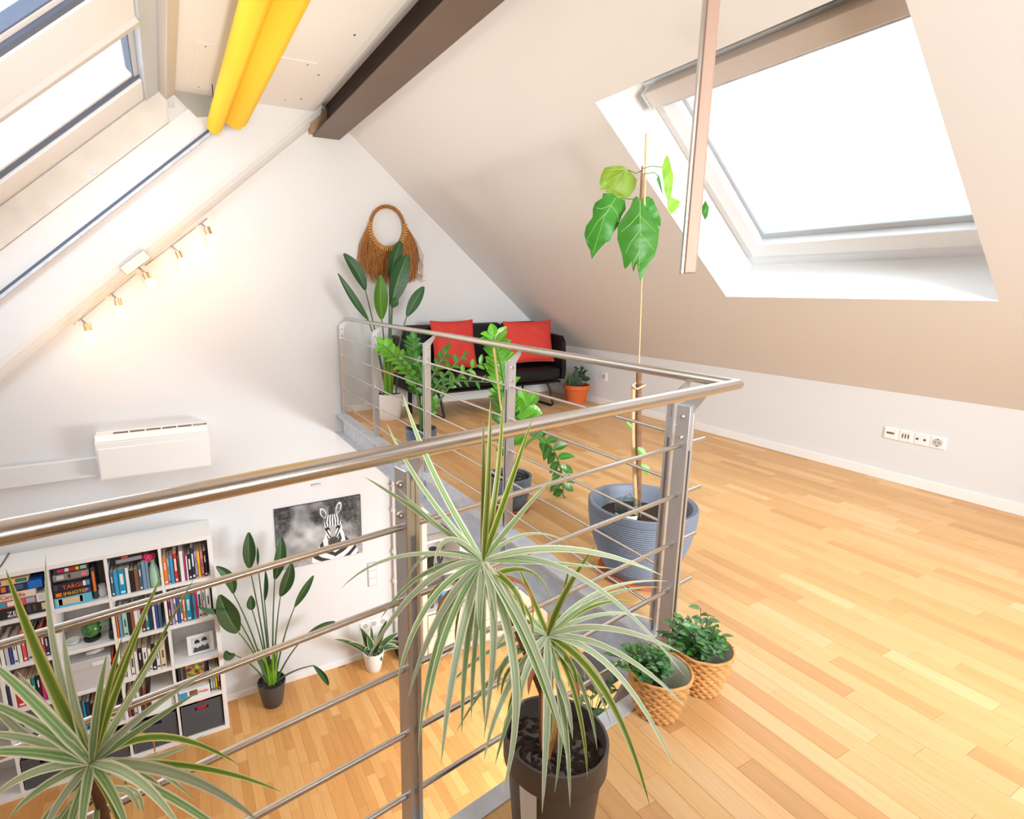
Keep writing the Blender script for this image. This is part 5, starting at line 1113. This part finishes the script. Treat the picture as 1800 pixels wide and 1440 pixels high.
# ---- baskets
def basket(c, label, seed, nleaf, spread, foll):
    c = Vector(c); t = thing('basket_plant', c, label, 'plant', None); rb, rt, h = .062, .094, .15
    nr, ns = 33, 108; prof = [(rb+(rt-rb)*(i/nr)**.85, h*i/nr) for i in range(nr+1)]
    def wv(th, i):
        row = i//3; return (.0075*abs(math.sin(9*th+(row % 2)*math.pi/2))**1.5)*(0, 1, 1)[i % 3]-.001
    mb = MB(); mb.lathe(c, prof, ns, wv, (1, 0)); o = obj('basket', mb, WICK, t)
    mb = MB(); mb.tube([c+Vector(((rt+.001)*math.cos(a), (rt+.001)*math.sin(a), h+.001*math.sin(10*a))) for a in [2*math.pi*i/48 for i in range(49)]], .0048, 7); obj('rim', mb, WICK, t, True)
    obj('liner', MB().lathe(c, [(rt-.005, h), (rt-.010, h-.01), (rb-.002, .02), (.001, .02)], 36, None, (0, 0)), LINER, t, True)
    obj('inner_pot', MB().lathe(c+Vector((-.012, .0, 0)), [(.035, .021), (.046, .07), (.043, .07), (.04, .062), (.001, .063)], 24), INKB, t, True)
    r = random.Random(seed); base = c+Vector((-.012, 0, .07))
    for i in range(nleaf):
        th = r.random()*6.28; q = r.random()**.6; tip = base+Vector((math.cos(th)*spread*q+foll[0]*q, math.sin(th)*spread*q+foll[1]*q, .05+foll[2]*(1.05-q*.7)*r.uniform(.55, 1.05)))
        mid = base.lerp(tip, .55)+Vector((0, 0, .03)); pts = [base, mid, tip]
        obj('stem', MB().tube([base.lerp(mid, .3), mid, tip], .0011, 4), STALKD if i % 4 else mat('red_stem', (130, 84, 66), .6), t)
        for k in range(5):
            s = .45+.55*k/4; p = (base.lerp(mid, s)).lerp(mid.lerp(tip, s), s); a = r.random()*6.28; dr = Vector((math.cos(a), math.sin(a), r.uniform(-.1, .7))).normalized(); l = r.uniform(.022, .040)
            obj('leaf', MB().blade([p, p+dr*l*.5+Vector((0, 0, .003)), p+dr*l], l*.55, lance, Vector((r.uniform(-.5, .5), r.uniform(-.8, .2), 1)), .25, 4), ZZL if r.random() < .3 else BUSH, t)
    return t
basket((1.262, 1.022, 0), 'left of two woven seagrass baskets, small-leaved plant spilling to its left', 5, 52, .085, (-.045, .035, .12))
basket((1.474, 1.035, 0), 'right woven seagrass basket at the foot of the corner post, with small-leaved plant', 6, 52, .10, (-.015, .01, .17))
q = nearline(.6, -.14, -.2); tr_ = thing('trailing_plant', (1.13, 1.13, -.1), 'small trailing green plant hanging beside the near floor edge', 'plant')
rnd = random.Random(9); c = Vector((1.14, 1.17, -.19)); pot(tr_, 'pot', c, .05, .04, .09, CHAR, n=24, th=.004, soil=.01)
for i in range(26):
    th = rnd.random()*6.28; tip = c+Vector((math.cos(th)*.09, math.sin(th)*.06, .1+rnd.random()*.1)); b_ = c+Vector((0, 0, .08)); m_ = b_.lerp(tip, .5)+Vector((0, 0, .03)); obj('stem', MB().tube([b_, m_, tip], .0011, 4), STALKD, tr_)
    for k in range(4):
        p = m_.lerp(tip, k/3); a = rnd.random()*6.28; dr = Vector((math.cos(a), math.sin(a), rnd.uniform(-.1, .6))).normalized(); obj('leaf', MB().blade([p, p+dr*.012, p+dr*.026], .012, lance, (0, -.2, 1), .25, 4), BUSH, tr_)
print('OBJECTS', len(C.objects), 'TRIS', sum(len(o.data.polygons) for o in C.objects if o.type == 'MESH')*2)
